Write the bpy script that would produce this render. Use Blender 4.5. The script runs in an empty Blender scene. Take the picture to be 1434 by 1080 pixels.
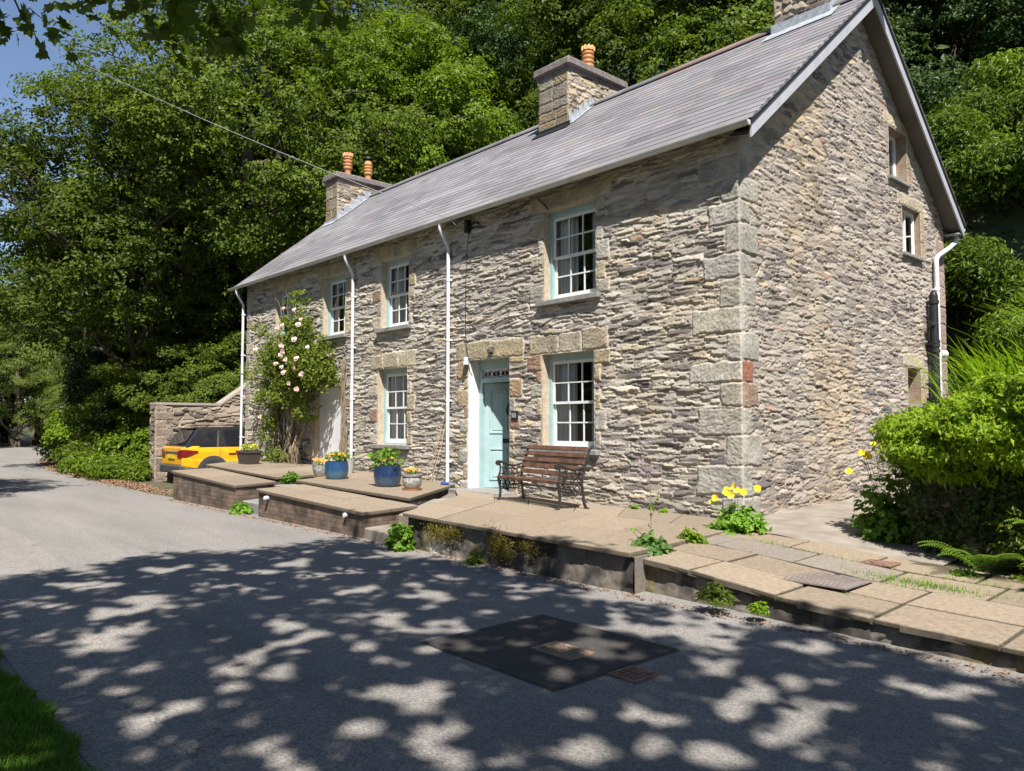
import bpy, bmesh, math, random
import numpy as np
from mathutils import Vector, Matrix

# ---------------------------------------------------------------- camera, sky, sun, exposure
S = bpy.context.scene
cam_d = bpy.data.cameras.new('camera'); cam = bpy.data.objects.new('camera', cam_d)
S.collection.objects.link(cam); S.camera = cam
cam_d.sensor_width = 36.0; cam_d.lens = 36.0 * 1078 / 1434
cam_d.clip_start = 0.05; cam_d.clip_end = 2000
cam.location = (5.41, -8.97, 1.6)
cam.rotation_euler = (math.radians(90 + 2.97), 0, math.radians(47.8))
SUN = np.array([1.5, -1.0, 2.5]); SUN = SUN / np.linalg.norm(SUN)
world = bpy.data.worlds.new('World'); S.world = world; world.use_nodes = True
wn = world.node_tree.nodes; wl = world.node_tree.links
bg = wn['Background']; sky = wn.new('ShaderNodeTexSky'); sky.sky_type = 'NISHITA'; sky.sun_disc = False
sky.sun_elevation = math.asin(SUN[2]); sky.sun_rotation = math.atan2(SUN[0], SUN[1])
sky.altitude = 1500; sky.air_density = 1.0; sky.dust_density = 0.0; sky.ozone_density = 3.0
hsv = wn.new('ShaderNodeHueSaturation'); hsv.inputs['Saturation'].default_value = .92; wl.new(sky.outputs[0], hsv.inputs['Color']); wl.new(hsv.outputs[0], bg.inputs[0]); bg.inputs[1].default_value = 0.075
sl = bpy.data.lights.new('sun', 'SUN'); sl.energy = 5.0; sl.angle = math.radians(0.55); sl.color = (1.0, 0.955, 0.89)
sun = bpy.data.objects.new('sun', sl); S.collection.objects.link(sun)
sun.rotation_euler = Vector(SUN).to_track_quat('Z', 'Y').to_euler()
S.view_settings.view_transform = 'Standard'; S.view_settings.look = 'None'
S.view_settings.exposure = 1.1; S.view_settings.gamma = 1.0
S.render.engine = 'CYCLES'
try:
    S.cycles.max_bounces = 6; S.cycles.transparent_max_bounces = 8; S.cycles.use_denoising = True
except Exception: pass

# ---------------------------------------------------------------- helpers
COL = S.collection
def link(o, parent=None):
    COL.objects.link(o)
    if parent is not None: o.parent = parent
    return o
def tag(o, label=None, cat=None, group=None, kind=None):
    if label: o['label'] = label
    if cat: o['category'] = cat
    if group: o['group'] = group
    if kind: o['kind'] = kind
    return o
def empty(name, loc=(0, 0, 0), rz=0, parent=None):
    o = bpy.data.objects.new(name, None); o.empty_display_size = .2
    o.location = loc; o.rotation_euler = (0, 0, rz); return link(o, parent)
def thing(name, label, cat, loc=(0, 0, 0), rz=0, group=None):
    return tag(empty(name, loc, rz), label, cat, group)
def npmesh(name, V, F, mats, col=None, smooth=False, mi=None):
    """V (n,3); F (m,k) int array or list of such arrays; col (n,3)"""
    Fs = F if isinstance(F, list) else [F]
    Fs = [f for f in Fs if len(f)]
    me = bpy.data.meshes.new(name)
    V = np.asarray(V, np.float32)
    me.vertices.add(len(V)); me.vertices.foreach_set('co', V.ravel())
    nl = sum(f.size for f in Fs); npoly = sum(len(f) for f in Fs)
    me.loops.add(nl); me.polygons.add(npoly)
    me.loops.foreach_set('vertex_index', np.concatenate([f.ravel() for f in Fs]).astype(np.int32))
    tot = np.concatenate([np.full(len(f), f.shape[1]) for f in Fs]).astype(np.int32)
    st = np.concatenate([[0], np.cumsum(tot)[:-1]]).astype(np.int32)
    me.polygons.foreach_set('loop_start', st)
    try: me.polygons.foreach_set('loop_total', tot)
    except Exception: pass
    me.polygons.foreach_set('use_smooth', np.full(npoly, bool(smooth)))
    for m in (mats if isinstance(mats, (list, tuple)) else [mats]): me.materials.append(m)
    if mi is not None: me.polygons.foreach_set('material_index', np.asarray(mi, np.int32))
    me.update(calc_edges=True); me.validate()
    if col is not None:
        a = me.color_attributes.new('Col', 'FLOAT_COLOR', 'POINT')
        c4 = np.ones((len(V), 4), np.float32); c4[:, :3] = col
        a.data.foreach_set('color', c4.ravel())
    return me
def mobj(name, me, parent=None, loc=None):
    o = bpy.data.objects.new(name, me); link(o, parent)
    if loc is not None: o.location = loc
    return o
class MB:
    """collects shapes into one mesh"""
    def __init__(s): s.V = []; s.F = {3: [], 4: []}; s.C = []; s.n = 0
    def add(s, V, F, col=None):
        V = np.asarray(V, float).reshape(-1, 3)
        for f in F: s.F.setdefault(len(f), []).append([i + s.n for i in f])
        s.V.append(V); s.n += len(V)
        s.C.append(np.tile(col if col is not None else (1, 1, 1), (len(V), 1)) if col is None or np.ndim(col) == 1 else col)
        return s
    def box(s, a, b, col=None, M=None, bev=0.0):
        x0, y0, z0 = a; x1, y1, z1 = b
        if bev > 0:
            k = bev; P = []; 
            for (z, i) in ((z0, k), (z0 + k, 0), (z1 - k, 0), (z1, k)):
                P += [(x0 + i + (k if i == 0 else 0), y0 + i, z), (x1 - i - (k if i == 0 else 0), y0 + i, z), (x1 - i, y0 + i + (k if i == 0 else 0), z), (x1 - i, y1 - i - (k if i == 0 else 0), z),
                      (x1 - i - (k if i == 0 else 0), y1 - i, z), (x0 + i + (k if i == 0 else 0), y1 - i, z), (x0 + i, y1 - i - (k if i == 0 else 0), z), (x0 + i, y0 + i + (k if i == 0 else 0), z)]
            F = [tuple(range(7, -1, -1)), tuple(range(24, 32))]
            for r in range(3):
                for j in range(8):
                    F.append((r * 8 + j, r * 8 + (j + 1) % 8, r * 8 + 8 + (j + 1) % 8, r * 8 + 8 + j))
        else:
            P = [(x0, y0, z0), (x1, y0, z0), (x1, y1, z0), (x0, y1, z0), (x0, y0, z1), (x1, y0, z1), (x1, y1, z1), (x0, y1, z1)]
            F = [(3, 2, 1, 0), (4, 5, 6, 7), (0, 1, 5, 4), (1, 2, 6, 5), (2, 3, 7, 6), (3, 0, 4, 7)]
        P = np.array(P, float)
        if M is not None: P = np.array([M @ Vector(p) for p in P])
        return s.add(P, F, col)
    def tube(s, pts, r, n=8, col=None, cap=True):
        pts = np.asarray(pts, float); m = len(pts)
        r = np.full(m, r) if np.isscalar(r) else np.asarray(r, float)
        T = np.gradient(pts, axis=0); T /= np.linalg.norm(T, axis=1)[:, None] + 1e-9
        up = np.array([0, 0, 1.]) if abs(T[0][2]) < .9 else np.array([1., 0, 0])
        V = []
        a = np.arange(n) * 2 * np.pi / n
        for i in range(m):
            b = np.cross(T[i], up); b /= np.linalg.norm(b) + 1e-9; up = np.cross(b, T[i])
            V.append(pts[i] + r[i] * (np.cos(a)[:, None] * b + np.sin(a)[:, None] * up))
        V = np.concatenate(V); F = []
        for i in range(m - 1):
            for j in range(n):
                k = (j + 1) % n
                F.append((i * n + j, i * n + k, (i + 1) * n + k, (i + 1) * n + j))
        if cap: F += [tuple(range(n - 1, -1, -1)), tuple((m - 1) * n + j for j in range(n))]
        return s.add(V, F, col)
    def lathe(s, prof, n=24, at=(0, 0, 0), col=None):
        prof = np.asarray(prof, float); a = np.arange(n) * 2 * np.pi / n; m = len(prof)
        V = np.concatenate([np.stack([p[0] * np.cos(a), p[0] * np.sin(a), np.full(n, p[1])], 1) for p in prof]) + np.array(at)
        F = [(i * n + j, i * n + (j + 1) % n, (i + 1) * n + (j + 1) % n, (i + 1) * n + j) for i in range(m - 1) for j in range(n)]
        F += [tuple(range(n - 1, -1, -1)), tuple((m - 1) * n + j for j in range(n))]
        return s.add(V, F, col)
    def mesh(s, name, mat, smooth=False, col=False):
        return npmesh(name, np.concatenate(s.V), [np.array(f) for f in s.F.values() if f], mat, np.concatenate(s.C) if col else None, smooth)
    def build(s, name, mat, parent=None, smooth=False, col=False, loc=None):
        o = mobj(name, s.mesh(name, mat, smooth, col), parent, loc)
        if smooth:
            try: o.data.set_sharp_from_angle(angle=math.radians(40))
            except Exception: pass
        return o
# numpy noise
def h2(ix, iy, seed):
    n = (ix.astype(np.int64) * 374761393 + iy.astype(np.int64) * 668265263 + seed * 974634777) & 0x7fffffff
    n = ((n ^ (n >> 13)) * 1274126177) & 0x7fffffff
    n = ((n ^ (n >> 15)) * 2246822519) & 0x7fffffff
    return ((n ^ (n >> 13)) & 0xffffff) / float(0x1000000)
def vn(x, y, seed):
    ix = np.floor(x); iy = np.floor(y); fx = x - ix; fy = y - iy
    fx = fx * fx * (3 - 2 * fx); fy = fy * fy * (3 - 2 * fy)
    ix = ix.astype(np.int64); iy = iy.astype(np.int64)
    a = h2(ix, iy, seed); b = h2(ix + 1, iy, seed); c = h2(ix, iy + 1, seed); d = h2(ix + 1, iy + 1, seed)
    return (a + (b - a) * fx) * (1 - fy) + (c + (d - c) * fx) * fy
def fbm(x, y, seed, o=4):
    r = 0; a = .5; t = 0
    for i in range(o):
        r = r + a * vn(x, y, seed + i * 17); t += a; x = x * 2.03 + 5.1; y = y * 2.03 + 3.7; a *= .5
    return r / t
def sst(a, b, x):
    t = np.clip((x - a) / (b - a), 0, 1); return t * t * (3 - 2 * t)

# ---------------------------------------------------------------- materials
def nodes(name):
    m = bpy.data.materials.new(name); m.use_nodes = True
    return m, m.node_tree.nodes, m.node_tree.links, m.node_tree.nodes['Principled BSDF']
def mat(name, c, rough=.6, metal=0, c2=None, scale=8, bump=0, bscale=40, spec=.5, det=6, coat=0):
    m, N, L, B = nodes(name)
    B.inputs['Base Color'].default_value = (*c, 1); B.inputs['Roughness'].default_value = rough
    B.inputs['Metallic'].default_value = metal; B.inputs['Specular IOR Level'].default_value = spec
    B.inputs['Coat Weight'].default_value = coat
    tc = N.new('ShaderNodeTexCoord')
    if c2:
        n = N.new('ShaderNodeTexNoise'); n.inputs['Scale'].default_value = scale; n.inputs['Detail'].default_value = det
        r = N.new('ShaderNodeValToRGB'); r.color_ramp.elements[0].position = .35; r.color_ramp.elements[1].position = .65
        r.color_ramp.elements[0].color = (*c, 1); r.color_ramp.elements[1].color = (*c2, 1)
        L.new(tc.outputs['Object'], n.inputs['Vector']); L.new(n.outputs['Fac'], r.inputs[0]); L.new(r.outputs[0], B.inputs['Base Color'])
    if bump:
        n2 = N.new('ShaderNodeTexNoise'); n2.inputs['Scale'].default_value = bscale; n2.inputs['Detail'].default_value = 5
        b = N.new('ShaderNodeBump'); b.inputs['Strength'].default_value = bump; b.inputs['Distance'].default_value = .02
        L.new(tc.outputs['Object'], n2.inputs['Vector']); L.new(n2.outputs['Fac'], b.inputs['Height']); L.new(b.outputs[0], B.inputs['Normal'])
    return m
def colmat(name, rough=.85, nscale=60, namt=.35, bump=.4, bscale=90, spec=.3, bdist=.006):
    m, N, L, B = nodes(name)
    B.inputs['Roughness'].default_value = rough; B.inputs['Specular IOR Level'].default_value = spec
    at = N.new('ShaderNodeAttribute'); at.attribute_name = 'Col'
    tc = N.new('ShaderNodeTexCoord')
    n = N.new('ShaderNodeTexNoise'); n.inputs['Scale'].default_value = nscale; n.inputs['Detail'].default_value = 6; n.inputs['Roughness'].default_value = .65
    mr = N.new('ShaderNodeMapRange'); mr.inputs[1].default_value = .25; mr.inputs[2].default_value = .75; mr.inputs[3].default_value = 1 - namt; mr.inputs[4].default_value = 1 + namt
    mx = N.new('ShaderNodeMix'); mx.data_type = 'RGBA'; mx.blend_type = 'MULTIPLY'; mx.inputs[0].default_value = 1
    L.new(tc.outputs['Object'], n.inputs['Vector']); L.new(n.outputs['Fac'], mr.inputs[0])
    L.new(at.outputs['Color'], mx.inputs[6]); L.new(mr.outputs[0], mx.inputs[7]); L.new(mx.outputs[2], B.inputs['Base Color'])
    if bump:
        n2 = N.new('ShaderNodeTexNoise'); n2.inputs['Scale'].default_value = bscale; n2.inputs['Detail'].default_value = 6
        b = N.new('ShaderNodeBump'); b.inputs['Strength'].default_value = bump; b.inputs['Distance'].default_value = bdist
        L.new(tc.outputs['Object'], n2.inputs['Vector']); L.new(n2.outputs['Fac'], b.inputs['Height']); L.new(b.outputs[0], B.inputs['Normal'])
    return m
def leafmat(name, c, c2, trans=.35, rough=.5, spec=.2):
    """leaf: per-leaf value in Col.r mixes two greens; translucent"""
    m, N, L, B = nodes(name)
    at = N.new('ShaderNodeAttribute'); at.attribute_name = 'Col'
    oi = N.new('ShaderNodeObjectInfo')
    mx = N.new('ShaderNodeMix'); mx.data_type = 'RGBA'; mx.inputs[6].default_value = (*c, 1); mx.inputs[7].default_value = (*c2, 1)
    sp = N.new('ShaderNodeSeparateColor'); L.new(at.outputs['Color'], sp.inputs[0]); L.new(sp.outputs[0], mx.inputs[0])
    hs = N.new('ShaderNodeHueSaturation'); mr = N.new('ShaderNodeMapRange'); mr.inputs[3].default_value = .75; mr.inputs[4].default_value = 1.2
    L.new(oi.outputs['Random'], mr.inputs[0]); L.new(mr.outputs[0], hs.inputs['Value']); L.new(mx.outputs[2], hs.inputs['Color'])
    L.new(hs.outputs[0], B.inputs['Base Color']); B.inputs['Roughness'].default_value = rough; B.inputs['Specular IOR Level'].default_value = spec
    t = N.new('ShaderNodeBsdfTranslucent'); g = N.new('ShaderNodeMix'); g.data_type = 'RGBA'; g.blend_type = 'MULTIPLY'; g.inputs[0].default_value = 1
    g.inputs[7].default_value = (1.5, 1.6, .5, 1); L.new(hs.outputs[0], g.inputs[6]); L.new(g.outputs[2], t.inputs[0])
    ms = N.new('ShaderNodeMixShader'); ms.inputs[0].default_value = trans
    L.new(B.outputs[0], ms.inputs[1]); L.new(t.outputs[0], ms.inputs[2]); L.new(ms.outputs[0], N['Material Output'].inputs[0])
    return m
M_rubble = colmat('rubble_stone', rough=.9, nscale=55, namt=.30, bump=.5, bscale=110)
M_slate = colmat('roof_slate', rough=.78, nscale=24, namt=.12, bump=.25, bscale=60, spec=.4)
M_flag = colmat('flagstone', rough=.9, nscale=26, namt=.34, bump=.35, bscale=160)
M_white = mat('white_paint', (.70, .70, .68), .45, c2=(.60, .60, .585), scale=6)
M_teal = mat('pale_teal_paint', (.265, .39, .395), .45, c2=(.32, .44, .445), scale=5)
M_sill = mat('slate_sill', (.17, .165, .16), .7, c2=(.25, .24, .22), scale=9, bump=.3)
M_dark = mat('dark_room', (.03, .03, .028), .9)
M_curtain = mat('curtain_cloth', (.80, .80, .78), .9)
M_reveal = mat('lime_render', (.44, .385, .30), .9, c2=(.36, .285, .195), scale=12, bump=.5)
M_revealg = mat('stone_reveal', (.28, .235, .185), .9, c2=(.25, .165, .105), scale=9, bump=.6)
M_lead = mat('lead_flashing', (.20, .215, .24), .65, c2=(.34, .36, .39), scale=10)
M_pvc = mat('white_pipe', (.62, .63, .66), .4, c2=(.52, .53, .56), scale=4)
M_gutter = mat('gutter_grey', (.52, .52, .50), .45, c2=(.42, .42, .40), scale=5)
M_barge = mat('barge_paint', (.33, .335, .37), .5, c2=(.38, .385, .42), scale=4)
M_soffit = mat('soffit_board', (.10, .09, .085), .8, c2=(.14, .125, .12), scale=3)
M_black = mat('black_iron', (.007, .007, .008), .5, c2=(.014, .014, .015), scale=20)
M_terra = mat('terracotta', (.50, .20, .085), .8, c2=(.58, .30, .13), scale=14, bump=.2)
M_terra2 = mat('buff_terracotta', (.58, .33, .13), .8, c2=(.55, .25, .10), scale=10, bump=.2)
M_concrete = mat('cap_concrete', (.20, .17, .155), .9, c2=(.12, .10, .095), scale=11, bump=.6, bscale=30)
M_bark = mat('bark', (.05, .04, .028), .95, c2=(.10, .085, .05), scale=7, bump=.8, bscale=25)
M_barkd = mat('dark_bark', (.04, .034, .026), .95, c2=(.075, .065, .045), scale=6, bump=.8, bscale=25)
M_glass, N, L, B = nodes('window_glass')
N.remove(B); g1 = N.new('ShaderNodeBsdfGlossy'); g1.inputs['Roughness'].default_value = .02; g1.inputs[0].default_value = (1, 1, 1, 1)
g2 = N.new('ShaderNodeBsdfTransparent'); g2.inputs[0].default_value = (.97, .98, .97, 1); fr = N.new('ShaderNodeFresnel'); fr.inputs[0].default_value = 1.6
ms = N.new('ShaderNodeMixShader'); L.new(fr.outputs[0], ms.inputs[0]); L.new(g2.outputs[0], ms.inputs[1]); L.new(g1.outputs[0], ms.inputs[2]); L.new(ms.outputs[0], N['Material Output'].inputs[0])
M_cglass = mat('car_glass', (.012, .014, .017), .06, spec=.9)

# ---------------------------------------------------------------- stone walling: a relief of single stones
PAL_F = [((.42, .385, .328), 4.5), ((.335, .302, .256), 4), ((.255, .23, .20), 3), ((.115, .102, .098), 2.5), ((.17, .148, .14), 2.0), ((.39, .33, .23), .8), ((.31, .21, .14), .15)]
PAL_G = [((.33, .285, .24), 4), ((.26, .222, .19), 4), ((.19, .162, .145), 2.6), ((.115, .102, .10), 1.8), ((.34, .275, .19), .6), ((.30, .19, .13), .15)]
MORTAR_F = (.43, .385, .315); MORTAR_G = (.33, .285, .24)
def rubble(U, V, seed, cw, ch, pal, mortar, rel=.024, irregular=1.0):
    wu = U + .05 * irregular * (fbm(U * 3, V * 6, seed + 1, 3) - .5)
    wv = V + .07 * irregular * (vn(U * .9, V * .8, seed + 2) - .5) + .018 * irregular * (fbm(U * 3, V * 6, seed + 3, 3) - .5) + .011 * (fbm(U * 22, V * 30, seed + 4, 2) - .5)
    iu = np.floor(wu / cw).astype(int); iv = np.floor(wv / ch).astype(int)
    F1 = np.full(U.shape, 9.); F2 = np.full(U.shape, 9.)
    DU = np.zeros(U.shape); DV = np.zeros(U.shape); CI = np.zeros(U.shape, int); CJ = np.zeros(U.shape, int)
    for dj in (-2, -1, 0, 1, 2):
        for di in (-2, -1, 0, 1, 2):
            ci = iu + di; cj = iv + dj
            r1 = h2(ci, cj, seed + 11); r2 = h2(ci, cj, seed + 12); r3 = h2(ci, cj, seed + 13); r4 = h2(ci, cj, seed + 14)
            su = (ci + .5 + .9 * (r1 - .5) + .5 * (cj & 1)) * cw; sv = (cj + .5 + .85 * (r2 - .5)) * ch
            s = np.exp(1.35 * r3 ** 2 - .38); a = np.exp((r4 - .5) * .9)
            du = wu - su; dv = wv - sv + du * (h2(ci, cj, seed + 15) - .5) * .22
            d = (np.abs(du / (cw * .5 * s * a)) ** 2.2 + np.abs(dv / (ch * .5 * s / np.sqrt(a))) ** 2.2) ** (1 / 2.2)
            n1 = d < F1
            F2 = np.where(n1, F1, np.minimum(F2, d))
            F1 = np.where(n1, d, F1); DU = np.where(n1, du, DU); DV = np.where(n1, dv, DV); CI = np.where(n1, ci, CI); CJ = np.where(n1, cj, CJ)
    e = (F2 - F1) + .22 * (fbm(U * 14, V * 34, seed + 5, 3) - .5)
    m = sst(.05, .17, e) * (1 - sst(1.2, 1.5, F1))
    k = lambda i: h2(CI, CJ, seed + 20 + i)
    stri = fbm(U * 7, V * 70, seed + 6, 3) - .5
    h = m * (rel * (.12 + 1.15 * k(0) ** 1.8) - np.clip(DV / ch, -.9, .9) * rel * (.1 + .9 * k(1)) + DU * (k(2) - .5) * .08 + stri * .008)
    h -= (1 - m) * .016 * sst(.45, .62, fbm(U * 5, V * 9, seed + 31, 3))
    h += .0055 * (fbm(U * 22, V * 30, seed + 7, 3) - .5) + .016 * (vn(U * 1.1, V * 1.3, seed + 8) - .5)
    w = np.cumsum([p[1] for p in pal]); w = w / w[-1]; idx = np.searchsorted(w, k(3) * .999)
    base = np.array([p[0] for p in pal])[idx] * (.82 + .36 * k(4))[..., None]
    base = base * (1 + .22 * stri)[..., None]
    mo = np.array(mortar) * (.86 + .28 * fbm(U * 9, V * 9, seed + 9, 3))[..., None]
    wash = sst(.42, .75, fbm(U * 2.2, V * 4, seed + 10, 4))[..., None] * .45
    base = base * (1 - wash) + mo * wash
    c = mo + (base - mo) * m[..., None]
    return h, np.clip(c, .01, .9)
def tooled(U, V, seed, ang):
    a = U * math.cos(ang) + V * math.sin(ang); b = -U * math.sin(ang) + V * math.cos(ang)
    return (fbm(a * 14, b * 50, seed, 3) - .5) * .7 + (fbm(a * 45, b * 60, seed + 7, 2) - .5) * .6
def panel(name, org, ud, nd, u0, u1, v0, v1, res, seed, cw, ch, pal, mortar, parent, holes=(), blocks=(), topf=None, fade=(), rel=.024, label=None, tint=None, vd=(0, 0, 1)):
    """ud/vd/nd: unit vectors along, up and out of the wall.  blocks: (u0,u1,v0,v1,colour,tool angle)"""
    nu = int(round((u1 - u0) / res)) + 1; nv = int(round((v1 - v0) / res)) + 1
    U, V = np.meshgrid(np.linspace(u0, u1, nu), np.linspace(v0, v1, nv))
    h, c = rubble(U, V, seed, cw, ch, pal, mortar, rel)
    for q, (a0, a1, b0, b1, col, ang) in enumerate(blocks):
        iu0 = max(0, int((a0 - u0) / res) - 3); iu1 = min(nu, int((a1 - u0) / res) + 5); iv0 = max(0, int((b0 - v0) / res) - 3); iv1 = min(nv, int((b1 - v0) / res) + 5)
        if iu1 <= iu0 or iv1 <= iv0: continue
        sl_ = (slice(iv0, iv1), slice(iu0, iu1)); u = U[sl_]; v = V[sl_]
        wob = .036 * (fbm(u * 7, v * 7, seed + 300 + q, 3) - .5)
        d = np.minimum(np.minimum(u - a0, a1 - u), np.minimum(v - b0, b1 - v)) + wob * 1.6
        ins = sst(-.004, .004, d); face = sst(.006, .022, d)
        t = tooled(u, v, seed + 400 + q, ang)
        hh = .004 + face * (.012 + .010 * (h2(np.array(q), np.array(7), seed)) + .022 * t)
        cc = np.array(col) * (.86 + .5 * t + .7 * (fbm(u * 4, v * 4, seed + 500, 4) - .5))[..., None]
        jm = np.array(mortar) * .98
        cc = jm + (cc - jm) * face[..., None]
        h[sl_] = h[sl_] * (1 - ins) + hh * ins; c[sl_] = c[sl_] * (1 - ins)[..., None] + cc * ins[..., None]
    for (a0, a1, b0, b1) in holes:
        d = np.maximum(np.maximum(a0 - U, U - a1), np.maximum(b0 - V, V - b1))
        f = sst(.0, .03, d); h = .012 * (1 - f) + h * f
    for (ax, val) in fade:
        d = np.abs((U if ax == 'u' else V) - val); h = h * sst(0, .016, d)
    if tint is not None: c = tint(U, V, c)
    P = np.array(org) + U[..., None] * np.array(ud) + V[..., None] * np.array(vd) + h[..., None] * np.array(nd)
    I = np.arange(nu * nv).reshape(nv, nu)
    F = np.stack([I[:-1, :-1], I[:-1, 1:], I[1:, 1:], I[1:, :-1]], -1)
    uc = (U[:-1, :-1] + U[1:, 1:]) / 2; vc = (V[:-1, :-1] + V[1:, 1:]) / 2
    keep = np.ones(uc.shape, bool)
    for (a0, a1, b0, b1) in holes: keep &= ~((uc > a0) & (uc < a1) & (vc > b0) & (vc < b1))
    if topf is not None: keep &= vc < topf(uc)
    F = F[keep]
    if np.dot(np.cross(ud, vd), nd) < 0: F = F[:, ::-1]
    used = np.unique(F); rm = np.zeros(nu * nv, int); rm[used] = np.arange(len(used))
    me = npmesh(name, P.reshape(-1, 3)[used], rm[F], M_rubble, c.reshape(-1, 3)[used], smooth=True)
    o = mobj(name, me, parent)
    if label: o['label'] = label
    return o

rng = random.Random(5)
cottage = thing('stone_cottage', 'two storey slate stone cottage with sash windows, slate roof and three chimneys', 'house')
OCH = [(.38, .32, .215), (.36, .305, .22), (.40, .35, .265), (.35, .28, .18)]
GRY = [(.37, .345, .295), (.33, .305, .26), (.40, .375, .325)]
RUS = [(.32, .20, .13), (.35, .25, .155), (.27, .18, .135)]
def jamb_blocks(x0, x1, z0, z1, rust=.15, right=True, wmax=.40):
    B = []
    for side in (0, 1):
        if side and not right: continue
        z = z0; k = rng.randint(0, 1)
        while z < z1 - .05:
            hgt = min(rng.uniform(.16, .34), z1 - z)
            if z1 - z - hgt < .1: hgt = z1 - z
            w = rng.uniform(.24, wmax) if k else rng.uniform(.12, .2); k ^= 1
            col = rng.choice(RUS) if rng.random() < rust else rng.choice(OCH + GRY)
            if rng.random() < .78:
                a = (x0 - w, x0) if side == 0 else (x1, x1 + w)
                B.append((a[0], a[1], z, z + hgt - .004, col, rng.uniform(-.6, .9)))
            z += hgt
    return B
def lintel(x0, x1, z, hgt, n=3, ext=.3):
    xs = [x0 - ext] + [x0 - ext + (x1 - x0 + 2 * ext) * (i + rng.uniform(-.18, .18)) / n for i in range(1, n)] + [x1 + ext]
    return [(xs[i], xs[i + 1] - .004, z, z + hgt + rng.uniform(-.02, .02), rng.choice(OCH[:3]), rng.uniform(.6, 1.3)) for i in range(n)]
WIN = {  # facade openings x0, x1, z0, z1 (frame outer)
 'W1u': (-3.67, -2.52, 3.66, 5.17), 'W1l': (-3.73, -2.57, 1.22, 2.78), 'W2u': (-8.66, -7.62, 3.66, 5.12), 'W2l': (-8.76, -7.66, 1.20, 2.80),
 'W3u': (-11.2, -10.17, 3.70, 5.12), 'W4u': (-13.75, -12.68, 3.70, 5.14), 'W4l': (-13.75, -12.72, 1.22, 2.70)}
DOOR = (-5.66, -4.54, .40, 2.80); BLANK = (-11.52, -10.30, .62, 2.48)
R = .0125
def snap(b): return tuple(round(v / R) * R for v in b)
holes = [snap(b) for b in list(WIN.values()) + [DOOR, BLANK]]
blocks = []
for k, b in WIN.items():
    blocks += jamb_blocks(*b, rust=.13 if k in ('W2u', 'W1u', 'W1l', 'W2l') else .1)
    if k.endswith('u'): blocks += lintel(b[0], b[1], b[3], 5.45 - b[3], 2, .32)
    else: blocks += lintel(b[0], b[1], b[3], .33, 3, .30)
blocks += jamb_blocks(*DOOR, rust=.15, wmax=.36) + jamb_blocks(*BLANK, rust=.1)
blocks += lintel(DOOR[0], DOOR[1], DOOR[3], .34, 2, .38) + lintel(BLANK[0], BLANK[1], BLANK[3], .3, 2, .25)
zz = .3; k = 0; qz = []
while zz < 5.35:
    hgt = rng.uniform(.27, .42); qz.append((zz, min(zz + hgt, 5.4))); zz += hgt
fq, gq = [], []
for i, (a, b) in enumerate(qz):
    wf, wg = ((rng.uniform(.48, .85), rng.uniform(.16, .24)) if i % 2 else (rng.uniform(.22, .34), rng.uniform(.34, .5)))
    col = rng.choice(GRY + [(.39, .37, .325), (.40, .375, .325)])
    fq.append((-wf, .06, a, b - .004, col, rng.uniform(-1, 1)))
    gc = (.26, .12, .08) if i in (5,) else ((.30, .21, .16) if i == 4 else tuple(v * .82 for v in col))
    gq.append((-.06, wg, a, b - .004, gc, rng.uniform(-1, 1)))
    wl_ = rng.uniform(.35, .55) if i % 2 else rng.uniform(.18, .28)
    fq.append((-15.6, -15.6 + wl_, a, b - .004, rng.choice(OCH + GRY), rng.uniform(-1, 1)))
RISE = .82
def roofz(y): return 5.55 + RISE * (np.minimum(y, 7.4 - y) + .2)
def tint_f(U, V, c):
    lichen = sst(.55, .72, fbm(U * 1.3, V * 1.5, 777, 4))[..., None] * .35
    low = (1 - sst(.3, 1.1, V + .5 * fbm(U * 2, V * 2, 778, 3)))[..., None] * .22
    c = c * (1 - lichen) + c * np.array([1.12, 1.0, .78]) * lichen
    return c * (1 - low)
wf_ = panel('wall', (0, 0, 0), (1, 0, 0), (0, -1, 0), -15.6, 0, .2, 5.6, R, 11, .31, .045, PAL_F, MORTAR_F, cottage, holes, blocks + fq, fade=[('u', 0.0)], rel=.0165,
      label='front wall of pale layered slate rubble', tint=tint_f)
GW = {'gA': (4.86, 5.62, 5.98, 6.88), 'gB': (5.38, 6.2, 4.70, 5.56), 'gC': (5.44, 6.02, 1.98, 2.64)}
gh = [snap(b) for b in GW.values()]
gb = list(gq)
for b in GW.values():
    gb += lintel(b[0], b[1], b[3], .24, 1, .18)
    gb += [(b[1], b[1] + .26, b[2], b[2] + .3, RUS[1], .4), (b[1], b[1] + .2, b[2] + .3, b[3], OCH[3], .2)]
for (a, b) in qz: gb.append((7.4 - rng.uniform(.25, .5), 7.4, a, b - .004, (.30, .21, .17), rng.uniform(-1, 1)))
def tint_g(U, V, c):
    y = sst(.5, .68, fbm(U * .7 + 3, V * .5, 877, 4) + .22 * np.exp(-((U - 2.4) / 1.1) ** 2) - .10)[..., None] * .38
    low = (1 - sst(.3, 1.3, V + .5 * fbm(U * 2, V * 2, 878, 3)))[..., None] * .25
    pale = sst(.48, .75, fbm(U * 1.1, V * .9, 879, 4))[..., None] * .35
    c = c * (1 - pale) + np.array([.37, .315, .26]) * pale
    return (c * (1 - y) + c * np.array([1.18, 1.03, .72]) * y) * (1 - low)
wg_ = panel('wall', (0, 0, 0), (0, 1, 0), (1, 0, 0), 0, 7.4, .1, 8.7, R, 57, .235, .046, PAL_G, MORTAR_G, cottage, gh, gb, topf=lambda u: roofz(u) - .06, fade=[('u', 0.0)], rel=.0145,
      label='gable end wall of grey brown rubble', tint=tint_g)
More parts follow.
